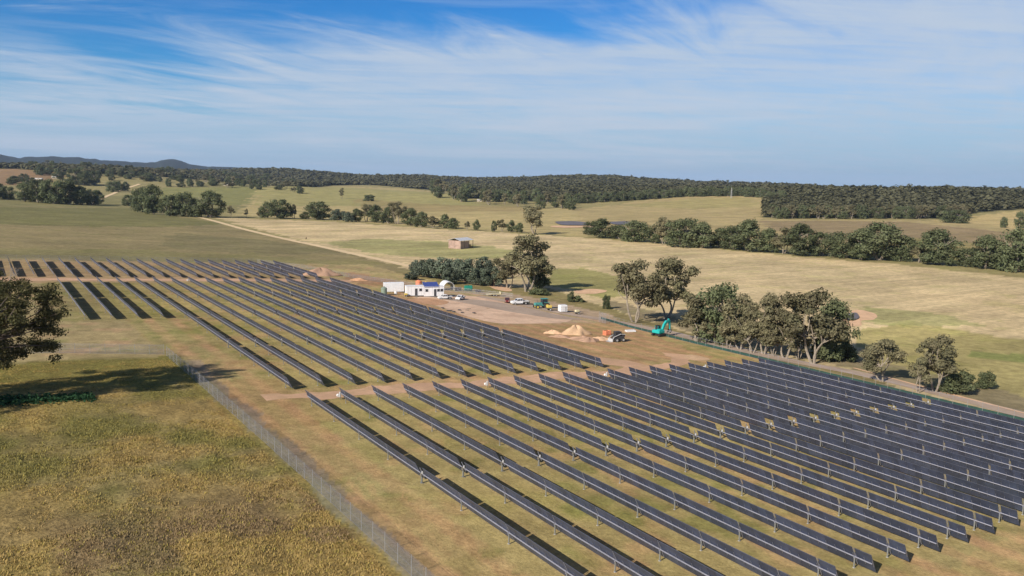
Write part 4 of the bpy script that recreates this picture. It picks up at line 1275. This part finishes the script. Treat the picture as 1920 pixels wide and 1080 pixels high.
def hut(px, py, rz, l, w, h, label, wins, awn=False):
    e = put(px, py, rz, 'site_hut', label, 'site hut'); e.scale = (1.05, 1.1, 1.3)
    b = MB(); b.box((0, 0, h / 2 + .3), (l, w, h), M_WHITE); b.box((0, 0, .15), (l - .3, w - .3, .28), M_DGREY)
    for k in range(int(l / 1.2)): b.box((-l / 2 + .6 + k * 1.2, -w / 2 - .012, h / 2 + .3), (.04, .024, h - .2), M_LGREY)
    b.build('wall', e)
    r_ = MB(); r_.box((0, 0, h + .36), (l + .2, w + .2, .12), M_WHITE, bev=.03); r_.build('roof', e)
    for x in wins:
        f = MB(); f.box((x, -w / 2 - .03, h * .62 + .3), (1.05, .06, .85), M_LGREY); o = f.build('window', e)
        g = MB(); g.box((x, -w / 2 - .065, h * .62 + .3), (.9, .02, .7), M_GLASS); g.build('pane', o)
    d = MB(); d.box((l * .06, -w / 2 - .03, 1.3), (.85, .06, 2.0), M_DGREY); dd = d.build('door', e)
    hd = MB(); hd.box((l * .06 + .32, -w / 2 - .08, 1.25), (.12, .05, .04), M_GALV); hd.build('handle', dd)
    s_ = MB()
    for k in range(2): s_.box((l * .06, -w / 2 - .3 - .28 * (1 - k), .08 + k * .14), (1.0, .28, .14 * (k + 1) - .0), M_STEEL)
    s_.build('step', e)
    if awn:
        a_ = MB(); M = Matrix.Translation((-l * .12, .2, h + .8)) @ Matrix.Rotation(.24, 4, 'X')
        a_.box((0, 0, 0), (l * .74, w * 1.35, .05), M_BLUE, M); a_.build('awning', e)
    return e


container(738, 547, RD + .02, 7.2, 2.4, 2.6, 'white shipping container with its doors to the left, nearest the mounds')
c2 = put(742, 551.5, 0, 'water_tank', 'small white round tank in the shade of the white container', 'tank')
b = MB(); b.tube([(0, 0, 0), (0, 0, 1.0), (0, 0, 1.15)], [.55, .55, .3], M_WHITE, 14); b.build('body', c2)
b = MB(); b.tube([(0, 0, 1.14), (0, 0, 1.24)], .16, M_BLACK, 10); b.build('lid', c2)
hut(777, 555, RD + .03, 6.2, 3.0, 2.6, 'long plain white site hut left of the blue awning', [1.9])
hut(812, 556, RD + .03, 7.2, 3.0, 2.7, 'white site hut with dark windows under a blue awning', [-2.6, 1.6, 2.8], True)


def dome(px, py):
    e = put(px, py, RD + .1, 'storage_shelter', 'white arched fabric shelter behind the hut with the awning', 'shelter'); e.scale = (1.2, 1.2, 1.35)
    b = MB(); R_ = 2.2; n = 12; L_ = 5
    for k in range(n):
        a0 = math.pi * k / n; a1 = math.pi * (k + 1) / n
        q = [(R_ * math.cos(a0), -L_ / 2, R_ * math.sin(a0) * 1.2), (R_ * math.cos(a1), -L_ / 2, R_ * math.sin(a1) * 1.2), (R_ * math.cos(a1), L_ / 2, R_ * math.sin(a1) * 1.2), (R_ * math.cos(a0), L_ / 2, R_ * math.sin(a0) * 1.2)]
        q2 = [(x * .97, y, z * .97) for x, y, z in q]
        b.add(q, [(0, 1, 2, 3)], M_WHITE); b.add(q2, [(3, 2, 1, 0)], M_WHITE2)
        b.add([q[0], q[1], q2[1], q2[0]], [(0, 1, 2, 3)], M_WHITE)
    b.build('cover', e)
    for y in (-2.48, 0, 2.48):
        c = MB(); c.tube([(R_ * .955 * math.cos(t), y, R_ * 1.2 * .955 * math.sin(t)) for t in np.linspace(0, math.pi, 9)], .04, M_GALV, 6); c.build('hoop', e)


dome(838, 543)


def drum_tank(px, py, r_, h, m_, label, rz=0, name='poly_tank', lying=False):
    e = put(px, py, rz, name, label, 'tank')
    b = MB()
    if lying:
        b.tube([(-h / 2, 0, r_ + .2), (-h / 2 + .15, 0, r_ + .2), (h / 2 - .15, 0, r_ + .2), (h / 2, 0, r_ + .2)], [r_ * .8, r_, r_, r_ * .8], m_, 16)
        b.build('body', e)
        for s_ in (-1, 1):
            c = MB(); c.box((s_ * h * .3, 0, .2), (.2, r_ * 1.7, .4), M_DGREY); c.build('cradle', e)
        c = MB(); c.tube([(0, 0, 2 * r_ + .15), (0, 0, 2 * r_ + .35)], .2, M_BLACK, 10); c.build('lid', e)
    else:
        b.tube([(0, 0, 0), (0, 0, h), (0, 0, h + r_ * .35)], [r_, r_, r_ * .3], m_, 18)
        for k in range(1, 5): b.tube([(0, 0, h * k / 5 - .04), (0, 0, h * k / 5 + .04)], r_ * 1.03, m_, 18)
        b.build('body', e)
        c = MB(); c.tube([(0, 0, h + r_ * .33), (0, 0, h + r_ * .33 + .12)], r_ * .28, M_BLACK, 10); c.build('lid', e)
    return e


drum_tank(785, 535, 1.3, 1.8, M_ORANGE, 'orange-topped tank behind the plain white hut')
drum_tank(799, 534, .6, 1.3, M_YEL, 'small yellow tank behind the blue awning hut')
drum_tank(878, 546, 1.1, 3.2, M_GREENP, 'green cylindrical tank lying under the wattle thicket', RD, lying=True)


def skip_bin(px, py, label, m_=None, s=1.0):
    e = put(px, py, RD, 'skip_bin', label, 'bin')
    b = MB(); m_ = m_ or M_BLACK
    L_, w, h = 3.0 * s, 1.7 * s, 1.3 * s
    V = [(-L_ * .36, -w / 2, 0), (L_ * .36, -w / 2, 0), (L_ * .36, w / 2, 0), (-L_ * .36, w / 2, 0), (-L_ / 2, -w / 2, h), (L_ / 2, -w / 2, h), (L_ / 2, w / 2, h), (-L_ / 2, w / 2, h)]
    b.add(V, [(3, 2, 1, 0), (0, 1, 5, 4), (1, 2, 6, 5), (2, 3, 7, 6), (3, 0, 4, 7)], m_)
    b.add([(x * .94, y * .92, z + (.08 if z < .1 else -.002)) for x, y, z in V], [(0, 1, 2, 3), (4, 5, 1, 0), (5, 6, 2, 1), (6, 7, 3, 2), (7, 4, 0, 3)], M_STEEL)
    b.build('body', e)
    c = MB()
    for s_ in (-1, 1): c.box((0, s_ * (w / 2 + .02), h - .06), (L_ + .1, .08, .1), M_DGREY)
    c.build('rim', e)


def flat_trailer(px, py, rz, label):
    e = put(px, py, rz, 'flat_trailer', label, 'trailer')
    b = MB(); b.box((0, 0, .8), (5.6, 2.1, .14), M_CREAM); b.box((-2.7, 0, 1.25), (.12, 2.1, .9), M_CREAM); b.build('deck', e)
    d = MB(); d.tube([(2.8, .7, .72), (4.2, 0, .6)], .05, M_STEEL, 6); d.tube([(2.8, -.7, .72), (4.2, 0, .6)], .05, M_STEEL, 6); d.build('drawbar', e)
    for x in (-.9, .1):
        for s_ in (-1, 1):
            q = MB(); q.wheel((0, 0, 0), .38, .24, M_RUBBER, M_LGREY); q.build('wheel', e, (x, s_ * .95, .38))


flat_trailer(925, 555, RD + math.pi, 'low cream flat trailer between the green tank and the white truck')
drum_tank(720, 553, 1.1, 2.6, mat('grey_green_tank', (.22, .28, .22), .6), 'grey-green upright tank at the left end of the white container')
_pr = random.Random(3)
for k in range(9):
    p = at(832 + k * 7 + _pr.uniform(-3, 3), 572 + _pr.uniform(0, 12) + k * .8)
    b = MB(); b.box((0, 0, .07), (1.1, .1, .1), M_TIMBER)
    for q in (-.5, 0, .5): b.box((0, q, .07), (1.1, .1, .1), M_TIMBER)
    for q in range(5): b.box((-.5 + q * .25, 0, .15), (.13, 1.1, .03), M_TIMBER)
    for q in range(_pr.randint(0, 2)): b.box((_pr.uniform(-.2, .2), _pr.uniform(-.2, .2), .26 + q * .2), (.8, .8, .2), M_DGREY)
    o = b.build('pallet', None, p); o.rotation_euler = (0, 0, _pr.uniform(0, 3))
    tag(o, 'timber pallet with leftover parts lying on the pink gravel in front of the utes', 'pallet', 'pallets on the compound gravel')
skip_bin(858, 545, 'black open skip beside the white arched shelter')
skip_bin(896, 548, 'low black bin in shade right of the green tank', M_DGREY, .8)


def ute(px, py, rz, label, tray=True, col=None, cat='ute'):
    """pick-up: x forward"""
    col = col or M_WHITE
    e = put(px, py, rz, 'utility_truck', label, cat, lift=.03)
    b = MB()
    prof = [(2.55, .45), (2.6, .85), (2.35, 1.02), (1.35, 1.12), (.75, 1.68), (-.55, 1.72), (-.75, 1.10), (-.78, .45)]
    b.prism(prof, -.86, .86, col)
    b.box((-.1, 0, .42), (5.0, 1.1, .16), M_DGREY)
    b.build('body', e)
    g = MB()
    for s_ in (-1, 1):
        y = s_ * .868
        q = [(1.18, y, 1.14), (.72, y, 1.60), (.12, y, 1.62), (.12, y, 1.14)]; q2 = [(.04, y, 1.14), (.04, y, 1.62), (-.5, y, 1.62), (-.62, y, 1.14)]
        for w in (q, q2): g.add(w if s_ < 0 else w[::-1], [(0, 1, 2, 3)], M_GLASS)
    n_ = Vector((.56, 0, .60)).normalized() * .008
    g.add([(1.31 + n_.x, -.74, 1.16 + n_.z), (1.31 + n_.x, .74, 1.16 + n_.z), (.79 + n_.x, .70, 1.64 + n_.z), (.79 + n_.x, -.70, 1.64 + n_.z)], [(0, 1, 2, 3)], M_GLASS)
    g.build('window', e)
    t = MB(); L_ = 1.9
    t.box((-1.75, 0, .78), (L_, 1.8, .08), M_LGREY if tray else col)
    for s_ in (-1, 1): t.box((-1.75, s_ * .88, .95), (L_, .05, .28), M_LGREY if tray else col)
    t.box((-2.7, 0, .95), (.05, 1.8, .28), M_LGREY if tray else col); t.box((-.84, 0, 1.25), (.05, 1.7, .85), M_GALV)
    t.build('tray', e)
    for x in (1.65, -1.65):
        for s_ in (-1, 1):
            w = MB(); w.wheel((0, 0, 0), .37, .24, M_RUBBER, M_LGREY); w.build('wheel', e, (x, s_ * .80, .37))
    for s_ in (-1, 1):
        h = MB(); h.box((2.56, s_ * .64, .84), (.08, .32, .14), M_LIGHTLENS); h.build('headlight', e)
        h = MB(); h.box((-2.74, s_ * .78, .93), (.04, .12, .2), M_REDL); h.build('tail_light', e)
    return e


ute(834, 561, RD + math.pi + .15, 'white ute parked broadside in front of the blue awning hut')
ute(863, 562, AX - math.pi / 2 - .35, 'white ute facing the panels, right of the broadside ute')
u = ute(974, 571, RD + math.pi + .1, 'white flat-tray truck parked left of the teal tractor', cat='truck')
u.scale = (1.25, 1.2, 1.3)
drum_tank(990, 570, .7, 1.2, M_CREAM, 'cream tank standing at the tail of the white truck')
ute(951, 567, AX - math.pi / 2, 'dark red ute mostly in shade left of the white truck', col=mat('dark_red_paint', (.16, .03, .03), .35))


def tractor(px, py, rz, label):
    e = put(px, py, rz, 'tractor', label, 'tractor')
    b = MB(); b.box((1.2, 0, 1.25), (2.2, .95, .85), M_TEAL2, bev=.12); b.box((-.5, 0, 1.0), (1.8, 1.0, .6), M_TEAL2, bev=.08); b.build('body', e)
    c = MB(); c.box((-.5, 0, 2.75), (1.9, 1.6, .14), M_TEAL2, bev=.05)
    for a_ in (-1.25, .25):
        for s_ in (-.68, .68): c.box((a_, s_, 1.98), (.08, .08, 1.45), M_DGREY)
    c.box((-.5, 0, 1.95), (1.35, 1.25, 1.2), M_GLASS); c.build('cab', e)
    for x, r_, w in ((-.9, .85, .5), (1.75, .55, .36)):
        for s_ in (-1, 1):
            q = MB(); q.wheel((0, 0, 0), r_, w, M_RUBBER, M_YEL); q.build('wheel', e, (x, s_ * .95, r_))
    f = MB()
    for s_ in (-1, 1): f.box((-.9, s_ * .95, 1.78), (1.5, .5, .08), M_TEAL2)
    f.build('mudguard', e)
    x_ = MB(); x_.tube([(1.5, .3, 1.6), (1.5, .3, 2.4)], .05, M_BLACK, 8); x_.build('exhaust', e)
    return e


tr = tractor(1017, 578, RD + math.pi + .1, 'faded teal tractor with a roofed cab between the truck and the white cube'); tr.scale = (1.35, 1.3, 1.25)


def trailer(px, py, rz, label, m1, s=1.0):
    e = put(px, py, rz, 'equipment_trailer', label, 'trailer'); e.scale = (s, s, s)
    b = MB(); b.box((0, 0, .62), (2.2, 1.3, .12), M_STEEL); b.box((-.2, 0, 1.0), (1.3, .9, .65), m1, bev=.08); b.build('body', e)
    d = MB(); d.tube([(1.1, .45, .58), (2.1, 0, .5)], .04, M_STEEL, 6); d.tube([(1.1, -.45, .58), (2.1, 0, .5)], .04, M_STEEL, 6); d.build('drawbar', e)
    for s_ in (-1, 1):
        q = MB(); q.wheel((0, 0, 0), .33, .2, M_RUBBER, M_LGREY); q.build('wheel', e, (-.1, s_ * .78, .33))


trailer(762, 556, RD, 'yellow machine on wheels squeezed between the container and the plain hut', M_YEL, .9)
trailer(1031, 582, RD, 'yellow machine on a small trailer in front of the teal tractor', M_YEL, 1.4)
trailer(1083, 589, RD + .2, 'small cream trailer alone right of the white cube', M_CREAM, 1.15)


def cube_hut(px, py, rz, label):
    e = put(px, py, rz, 'water_cube', label, 'tank')
    b = MB(); b.box((0, 0, 1.35), (2.7, 2.2, 2.3), M_WHITE, bev=.12); b.build('body', e)
    f = MB(); f.box((0, 0, .1), (2.8, 2.3, .2), M_DGREY)
    f.build('pallet', e)
    c = MB()
    for k in range(4): c.box((-.9 + k * .6, -1.115, 1.35), (.05, .03, 2.1), M_LGREY)
    c.box((0, -1.13, 1.0), (2.6, .03, .05), M_LGREY); c.box((0, -1.13, 1.8), (2.6, .03, .05), M_LGREY); c.build('frame', e)
    d = MB(); d.box((.55, -1.14, 1.3), (.7, .04, 1.5), M_LGREY); d.build('door', e)


cube_hut(1055, 585, RD + .1, 'white square tank hut standing alone right of the teal tractor')


def excavator(px, py, rz):
    e = put(px, py, rz, 'excavator', 'teal excavator with raised arm beside the green shade cloth fence', 'excavator'); e.scale = (0.92, 1.15, 1.02)
    for s_ in (-1, 1):
        t = MB(); y = s_ * 1.05
        pr = [(-1.75, .12), (1.75, .12), (2.05, .4), (1.8, .78), (-1.8, .78), (-2.05, .4)]
        t.prism(pr, y - .27, y + .27, M_BLACK)
        for k in range(12): t.box((-1.65 + k * .3, y, .80), (.12, .58, .05), M_DGREY); t.box((-1.65 + k * .3, y, .10), (.12, .58, .05), M_DGREY)
        t.build('track', e)
    u = MB(); u.box((0, 0, .62), (2.2, 1.5, .4), M_DGREY); u.tube([(0, 0, .8), (0, 0, 1.0)], .7, M_DGREY, 16); u.build('undercarriage', e)
    b = MB(); b.box((-.55, 0, 1.42), (2.9, 2.4, .85), M_TEAL, bev=.12); b.box((-1.65, 0, 1.5), (.75, 2.42, 1.05), M_TEAL, bev=.25); b.box((-.7, -.55, 2.0), (1.5, 1.1, .35), M_TEAL, bev=.08); b.build('body', e)
    c = MB(); c.prism([(-.35, 1.85), (1.0, 1.85), (1.12, 2.2), (.85, 2.95), (-.35, 2.95)], .25, 1.18, M_GLASS)
    c.box((.25, .715, 2.99), (1.3, 1.0, .08), M_BLACK)
    for x, z0, z1 in ((-.36, 1.85, 2.95), (.98, 1.85, 2.9)):
        for y in (.25, 1.18): c.box((x, y, (z0 + z1) / 2), (.08, .06, z1 - z0), M_TEAL)
    c.build('cab', e)

    def arm(name, pts, w, th, m_):
        a_ = MB()
        up = []; dn = []
        for i, (x, z) in enumerate(pts):
            x0, z0 = pts[max(i - 1, 0)]; x1, z1 = pts[min(i + 1, len(pts) - 1)]
            dx_, dz_ = x1 - x0, z1 - z0; l = math.hypot(dx_, dz_); t = th[i] / 2
            up.append((x - dz_ / l * t, z + dx_ / l * t)); dn.append((x + dz_ / l * t, z - dx_ / l * t))
        for i in range(len(pts) - 1): a_.prism([up[i], up[i + 1], dn[i + 1], dn[i]], -w / 2 - .35, w / 2 - .35, m_)
        return a_.build(name, e)
    arm('boom', [(.8, 1.6), (1.7, 3.1), (2.7, 4.0), (4.2, 4.25)], .5, [.5, .85, .8, .45], M_TEAL)
    arm('stick', [(3.75, 4.75), (4.2, 4.2), (4.55, 2.7), (4.65, 1.7)], .42, [.3, .62, .5, .32], M_TEAL)
    k = MB(); k.prism([(4.35, 1.7), (4.85, 1.75), (5.0, 1.1), (4.6, .6), (3.95, .7), (4.0, .85), (4.45, .95), (4.5, 1.3)], -.85, .15, M_STEEL)
    for q in range(4): k.box((3.9, -.75 + q * .27, .72), (.22, .08, .06), M_STEEL)
    k.build('bucket', e)
    for a_, b_, r_ in (((1.2, -.35, 1.45), (2.15, -.35, 3.3), .07), ((2.6, -.35, 4.35), (3.8, -.35, 4.75), .06), ((4.35, -.35, 4.0), (4.95, -.35, 2.3), .05)):
        h = MB(); h.tube([a_, b_], r_, M_GALV, 8); h.build('hydraulic_ram', e)
    return e


ex = excavator(1236, 630, RD + .45)


def loader(px, py, rz):
    e = put(px, py, rz, 'skid_steer_loader', 'black and grey skid steer loader parked in front of the soil piles', 'loader'); e.scale = (1.5, 1.35, 1.3)
    b = MB(); b.box((-.1, 0, .85), (2.2, 1.15, .8), M_DGREY, bev=.1); b.box((-1.0, 0, 1.25), (.7, 1.1, .6), M_DGREY, bev=.1); b.build('body', e)
    c = MB(); c.box((.1, 0, 1.6), (1.1, 1.0, .9), M_GLASS); c.box((.1, 0, 2.1), (1.25, 1.1, .1), M_DGREY)
    for x in (-.42, .62):
        for y in (-.5, .5): c.box((x, y, 1.6), (.1, .1, .95), M_BLACK)
    c.build('cab', e)
    for x in (-.75, .65):
        for s_ in (-1, 1):
            w = MB(); w.wheel((0, 0, 0), .42, .3, M_RUBBER, M_LGREY); w.build('wheel', e, (x, s_ * .78, .42))
    a_ = MB()
    for s_ in (-1, 1): a_.tube([(-1.25, s_ * .66, 1.5), (-.2, s_ * .66, 1.65), (1.2, s_ * .66, 1.1), (1.6, s_ * .66, .5)], .08, M_LGREY, 6)
    a_.build('lift_arm', e)
    k = MB(); k.prism([(1.5, .1), (2.3, .08), (2.3, .14), (1.65, .2), (1.6, .75), (1.5, .78)], -.85, .85, M_LGREY); k.build('bucket', e)


loader(1158, 640, RD + math.pi + .2)
# white stacked sheets, orange crate
e = put(1182, 622, RD, 'sheet_stack', 'flat stack of white sheets on the ground by the fence', 'stack')
b = MB()
for k in range(5): b.box((0, 0, .12 + k * .09), (3.0 - .03 * k, 1.7, .075), M_WHITE)
b.build('sheets', e)
b = MB()
for s_ in (-1, 0, 1): b.box((s_ * 1.1, 0, .03), (.12, 1.7, .08), M_TIMBER)
b.build('bearer', e)
e = put(1138, 628, RD + .4, 'orange_crate', 'orange slatted crate between the sand pile and the loader', 'crate')
b = MB()
for k in range(5):
    for s_ in (-1, 1): b.box((0, s_ * .75, .15 + k * .26), (2.0, .05, .18), M_ORANGE); b.box((s_ * 1.0, 0, .15 + k * .26), (.05, 1.45, .18), M_ORANGE)
b.box((0, 0, .05), (1.9, 1.4, .08), M_ORANGE)
b.build('slats', e)


def mound(px, py, rx, ry, h, m_, label, seed=0, rz=None, name='soil_pile'):
    p = at(px, py)
    n, R_ = 40, 12; V = []
    for k in range(R_ + 1):
        f = k / R_
        for j in range(n):
            t = 2 * math.pi * j / n
            rj = 1 + .18 * math.sin(2 * t + seed) + .10 * math.sin(5 * t + seed * 2)
            z = h * (max(0, 1 - f ** 1.15)) * (1 + .25 * math.sin(3 * t + seed + f * 4) * f * (1 - f) * 4) - .12 * (f >= 1)
            V.append((rx * f * rj * math.cos(t), ry * f * rj * math.sin(t), z))
    V = np.array(V); V[:, 2] += (vnoise(V[:, 0], V[:, 1], .6, seed + 1) - .5) * .25 * (V[:, 2] > 0)
    i = np.arange(R_)[:, None] * n; j = np.arange(n)[None, :]; j2 = (j + 1) % n
    Fq = np.stack([i + j, i + n + j, i + n + j2, i + j2], -1).reshape(-1, 4)
    o = bpy.data.objects.new(name, mesh_np(name, V, Fq, [m_], smooth=True)); COL.objects.link(o)
    o.location = p; o.rotation_euler = (0, 0, RD if rz is None else rz)
    tag(o, label, 'soil pile')
    # terrain slope
    return o


mound(1078, 626, 4.2, 3.0, 2.6, M_SAND, 'tall cone of yellow sand behind the low soil heaps', 1, name='sand_pile')
mound(1036, 625, 2.6, 1.8, 1.0, M_PALE, 'small pale heap left of the yellow sand cone', 2)
mound(1048, 632, 3.2, 1.6, .7, M_MOUND, 'low brown heap below and left of the yellow sand cone', 3)
mound(1092, 637, 5.0, 2.2, 1.1, M_MOUND, 'long brown heap in front of the yellow sand cone', 4)
mound(1124, 636, 4.2, 2.0, .7, M_PALE, 'flat pale heap touching the loader', 5)
mound(1104, 640, 3.0, 1.6, 1.1, M_MOUND, 'dark topped heap left of the loader', 6)
mound(600, 516, 8.0, 4.8, 3.4, M_MOUND, 'big red-brown mound beside the far panel rows', 7)
mound(671, 526, 3.6, 2.0, 1.1, M_CLAY, 'small pale orange mound right of the big red-brown mound', 8)


def shed(px, py):
    e = put(px, py, RD + .75, 'hay_shed', 'open hay shed with a bright zinc roof in the mown paddock', 'shed')
    L_, w, h = 15, 10, 5.6
    wl = MB(); wl.box((-.0 - 2.6, -w / 2, h / 2 - .2), (L_ - 5.2, .12, h - .5), M_RUST); wl.box((-L_ / 2, 0, h / 2), (.12, w, h), M_RUST); wl.box((0, w / 2, h / 2), (L_, .12, h), M_RUST); wl.build('wall', e)
    r_ = MB()
    for s_ in (-1, 1):
        q = [(-L_ / 2 - .4, s_ * (w / 2 + .5), h - .05), (L_ / 2 + .4, s_ * (w / 2 + .5), h - .05), (L_ / 2 + .4, 0, h + 1.5), (-L_ / 2 - .4, 0, h + 1.5)]
        q2 = [(x, y, z + .12) for x, y, z in q]
        r_.add(q + q2, [(0, 1, 2, 3), (7, 6, 5, 4), (0, 4, 5, 1), (1, 5, 6, 2), (3, 2, 6, 7), (0, 3, 7, 4)], M_ZINC)
    r_.build('roof', e)
    for x in (-L_ / 2 + .2, -3, 2.6, L_ / 2 - .2):
        for y in (-w / 2 - .15, w / 2 - .2):
            p = MB(); p.box((x, y, h / 2), (.28, .28, h - .1), M_TIMBER); p.build('post', e)
    return e


sh = shed(864, 465)
from_sh = Matrix.Rotation(sh.rotation_euler.z, 4, 'Z')
hb = MB(); hb.box((0, 0, .6), (2.4, 1.2, 1.2), M_HAY, bev=.1); hme = hb.mesh('hay_bale')
kk = 0
for k in range(3):
    for j in range(3 - (k == 2)):
        q = from_sh @ Vector((5.0 + (j - 1) * 1.0 * 0 + (k % 2) * .2, -3.6 + j * 1.35, 0)); q2 = sh.location + q
        for lv in range(2):
            if k == 2 and lv: continue
            o = bpy.data.objects.new('hay_bale', hme); COL.objects.link(o)
            o.location = (q2.x + (k - 1) * 2.5 * math.cos(sh.rotation_euler.z), q2.y + (k - 1) * 2.5 * math.sin(sh.rotation_euler.z), sh.location.z + lv * 1.22); o.rotation_euler = (0, 0, sh.rotation_euler.z)
            tag(o, 'brown hay bale stacked in the open end of the shed', 'hay bale', 'hay bales in the shed')


def cow(px, py):
    e = put(px, py, 0.9, 'cow', 'dark cow standing alone beside the cream road', 'cow')
    me = bpy.data.meshes.new('body')
    J = [((.0, 0, 1.15), .34), ((.75, 0, 1.18), .33), ((-.75, 0, 1.18), .30), ((1.15, 0, 1.35), .2), ((1.45, 0, 1.42), .16), ((1.75, 0, 1.25), .09)]
    E = [(0, 1), (0, 2), (1, 3), (3, 4), (4, 5)]
    for x, k in ((.7, 1), (-.72, 2)):
        for s_ in (-1, 1):
            n = len(J); J += [((x, s_ * .2, .95), .15), ((x + (.05 if x > 0 else -.1), s_ * .22, .5), .075), ((x, s_ * .22, .04), .06)]; E += [(k, n), (n, n + 1), (n + 1, n + 2)]
    n = len(J); J += [((-1.05, 0, 1.2), .04), ((-1.12, 0, .65), .03)]; E += [(2, n), (n, n + 1)]
    me.from_pydata([j[0] for j in J], E, []); o = bpy.data.objects.new('body', me); COL.objects.link(o); o.parent = e
    o.modifiers.new('skin', 'SKIN'); sk = me.skin_vertices[0].data
    for i, j in enumerate(J): sk[i].radius = (j[1], j[1])
    sk[0].use_root = True
    ss = o.modifiers.new('sub', 'SUBSURF'); ss.levels = 1; ss.render_levels = 1
    me.materials.append(mat('dark_cow_hide', (.035, .022, .015), .8))


cow(574, 449)


def farm_house(px, py, rz, l, w, h, label):
    e = put(px, py, rz, 'farm_building', label, 'farm building')
    b = MB(); b.box((0, 0, h / 2), (l, w, h), M_WALLF); b.build('wall', e)
    r_ = MB(); r_.prism([(-w / 2 - .4, h), (w / 2 + .4, h), (0, h + w * .22)], -l / 2 - .4, l / 2 + .4, M_ROOFR, Matrix.Rotation(math.pi / 2, 4, 'Z')); r_.build('roof', e)
    for x in (-l * .3, l * .25):
        q = MB(); q.box((x, -w / 2 - .03, h * .55), (1.6, .08, 1.3), M_GLASS); q.build('window', e)
    q = MB(); q.box((0, -w / 2 - .03, 1.1), (1.1, .08, 2.1), M_DGREY); q.build('door', e)


farm_house(72, 338, AX, 22, 9, 4, 'pale roofed farm building leftmost in the distant farmyard')
farm_house(105, 335, AX + .2, 20, 10, 4.5, 'longest pale roofed farm building in the distant farmyard')
farm_house(125, 340, AX - .1, 12, 8, 3.5, 'low pale farm shed right of the longest farm building')
farm_house(425, 348, AX, 16, 8, 3.6, 'white roofed farm shed alone on the distant flats')
farm_house(899, 378, AX, 11, 7, 4, 'small pale house between the open woodland trees')


def mast(px, py):
    e = put(px, py, 0, 'lattice_mast', 'pale lattice mast on the crest of the paddock hill', 'mast')
    b = MB(); H_ = 22
    for a_, c_ in ((-1, -1), (1, -1), (1, 1), (-1, 1)): b.tube([(a_ * 1.4, c_ * 1.4, -.3), (a_ * .4, c_ * .4, H_)], .22, M_LGREY, 4)
    for k in range(8):
        f = k / 8; w = 1.4 - f; z = H_ * f
        b.tube([(-w, -w, z), (w, -w, z + 2)], .12, M_LGREY, 4); b.tube([(w, w, z), (-w, w, z + 2)], .12, M_LGREY, 4)
    b.build('frame', e)


mast(1371, 371)


# ------------------------------------------------------------------ haze: even pale air from the camera to the blue hills
hb_ = MB(); hb_.box((0, 0, 130), (56000, 56000, 900), M_WHITE)
hz_o = hb_.build('haze'); hz_o.data.materials.clear()
hm = bpy.data.materials.new('haze_air'); hm.use_nodes = True
ht = hm.node_tree; ht.nodes.clear()
pv_ = ht.nodes.new('ShaderNodeVolumePrincipled'); pv_.inputs['Color'].default_value = (0.55, 0.72, 1.0, 1); pv_.inputs['Density'].default_value = 2.7e-5
ho = ht.nodes.new('ShaderNodeOutputMaterial'); ht.links.new(pv_.outputs[0], ho.inputs['Volume'])
hz_o.data.materials.append(hm)
tag(hz_o, 'thin pale blue haze over the distance', 'haze', kind='stuff')
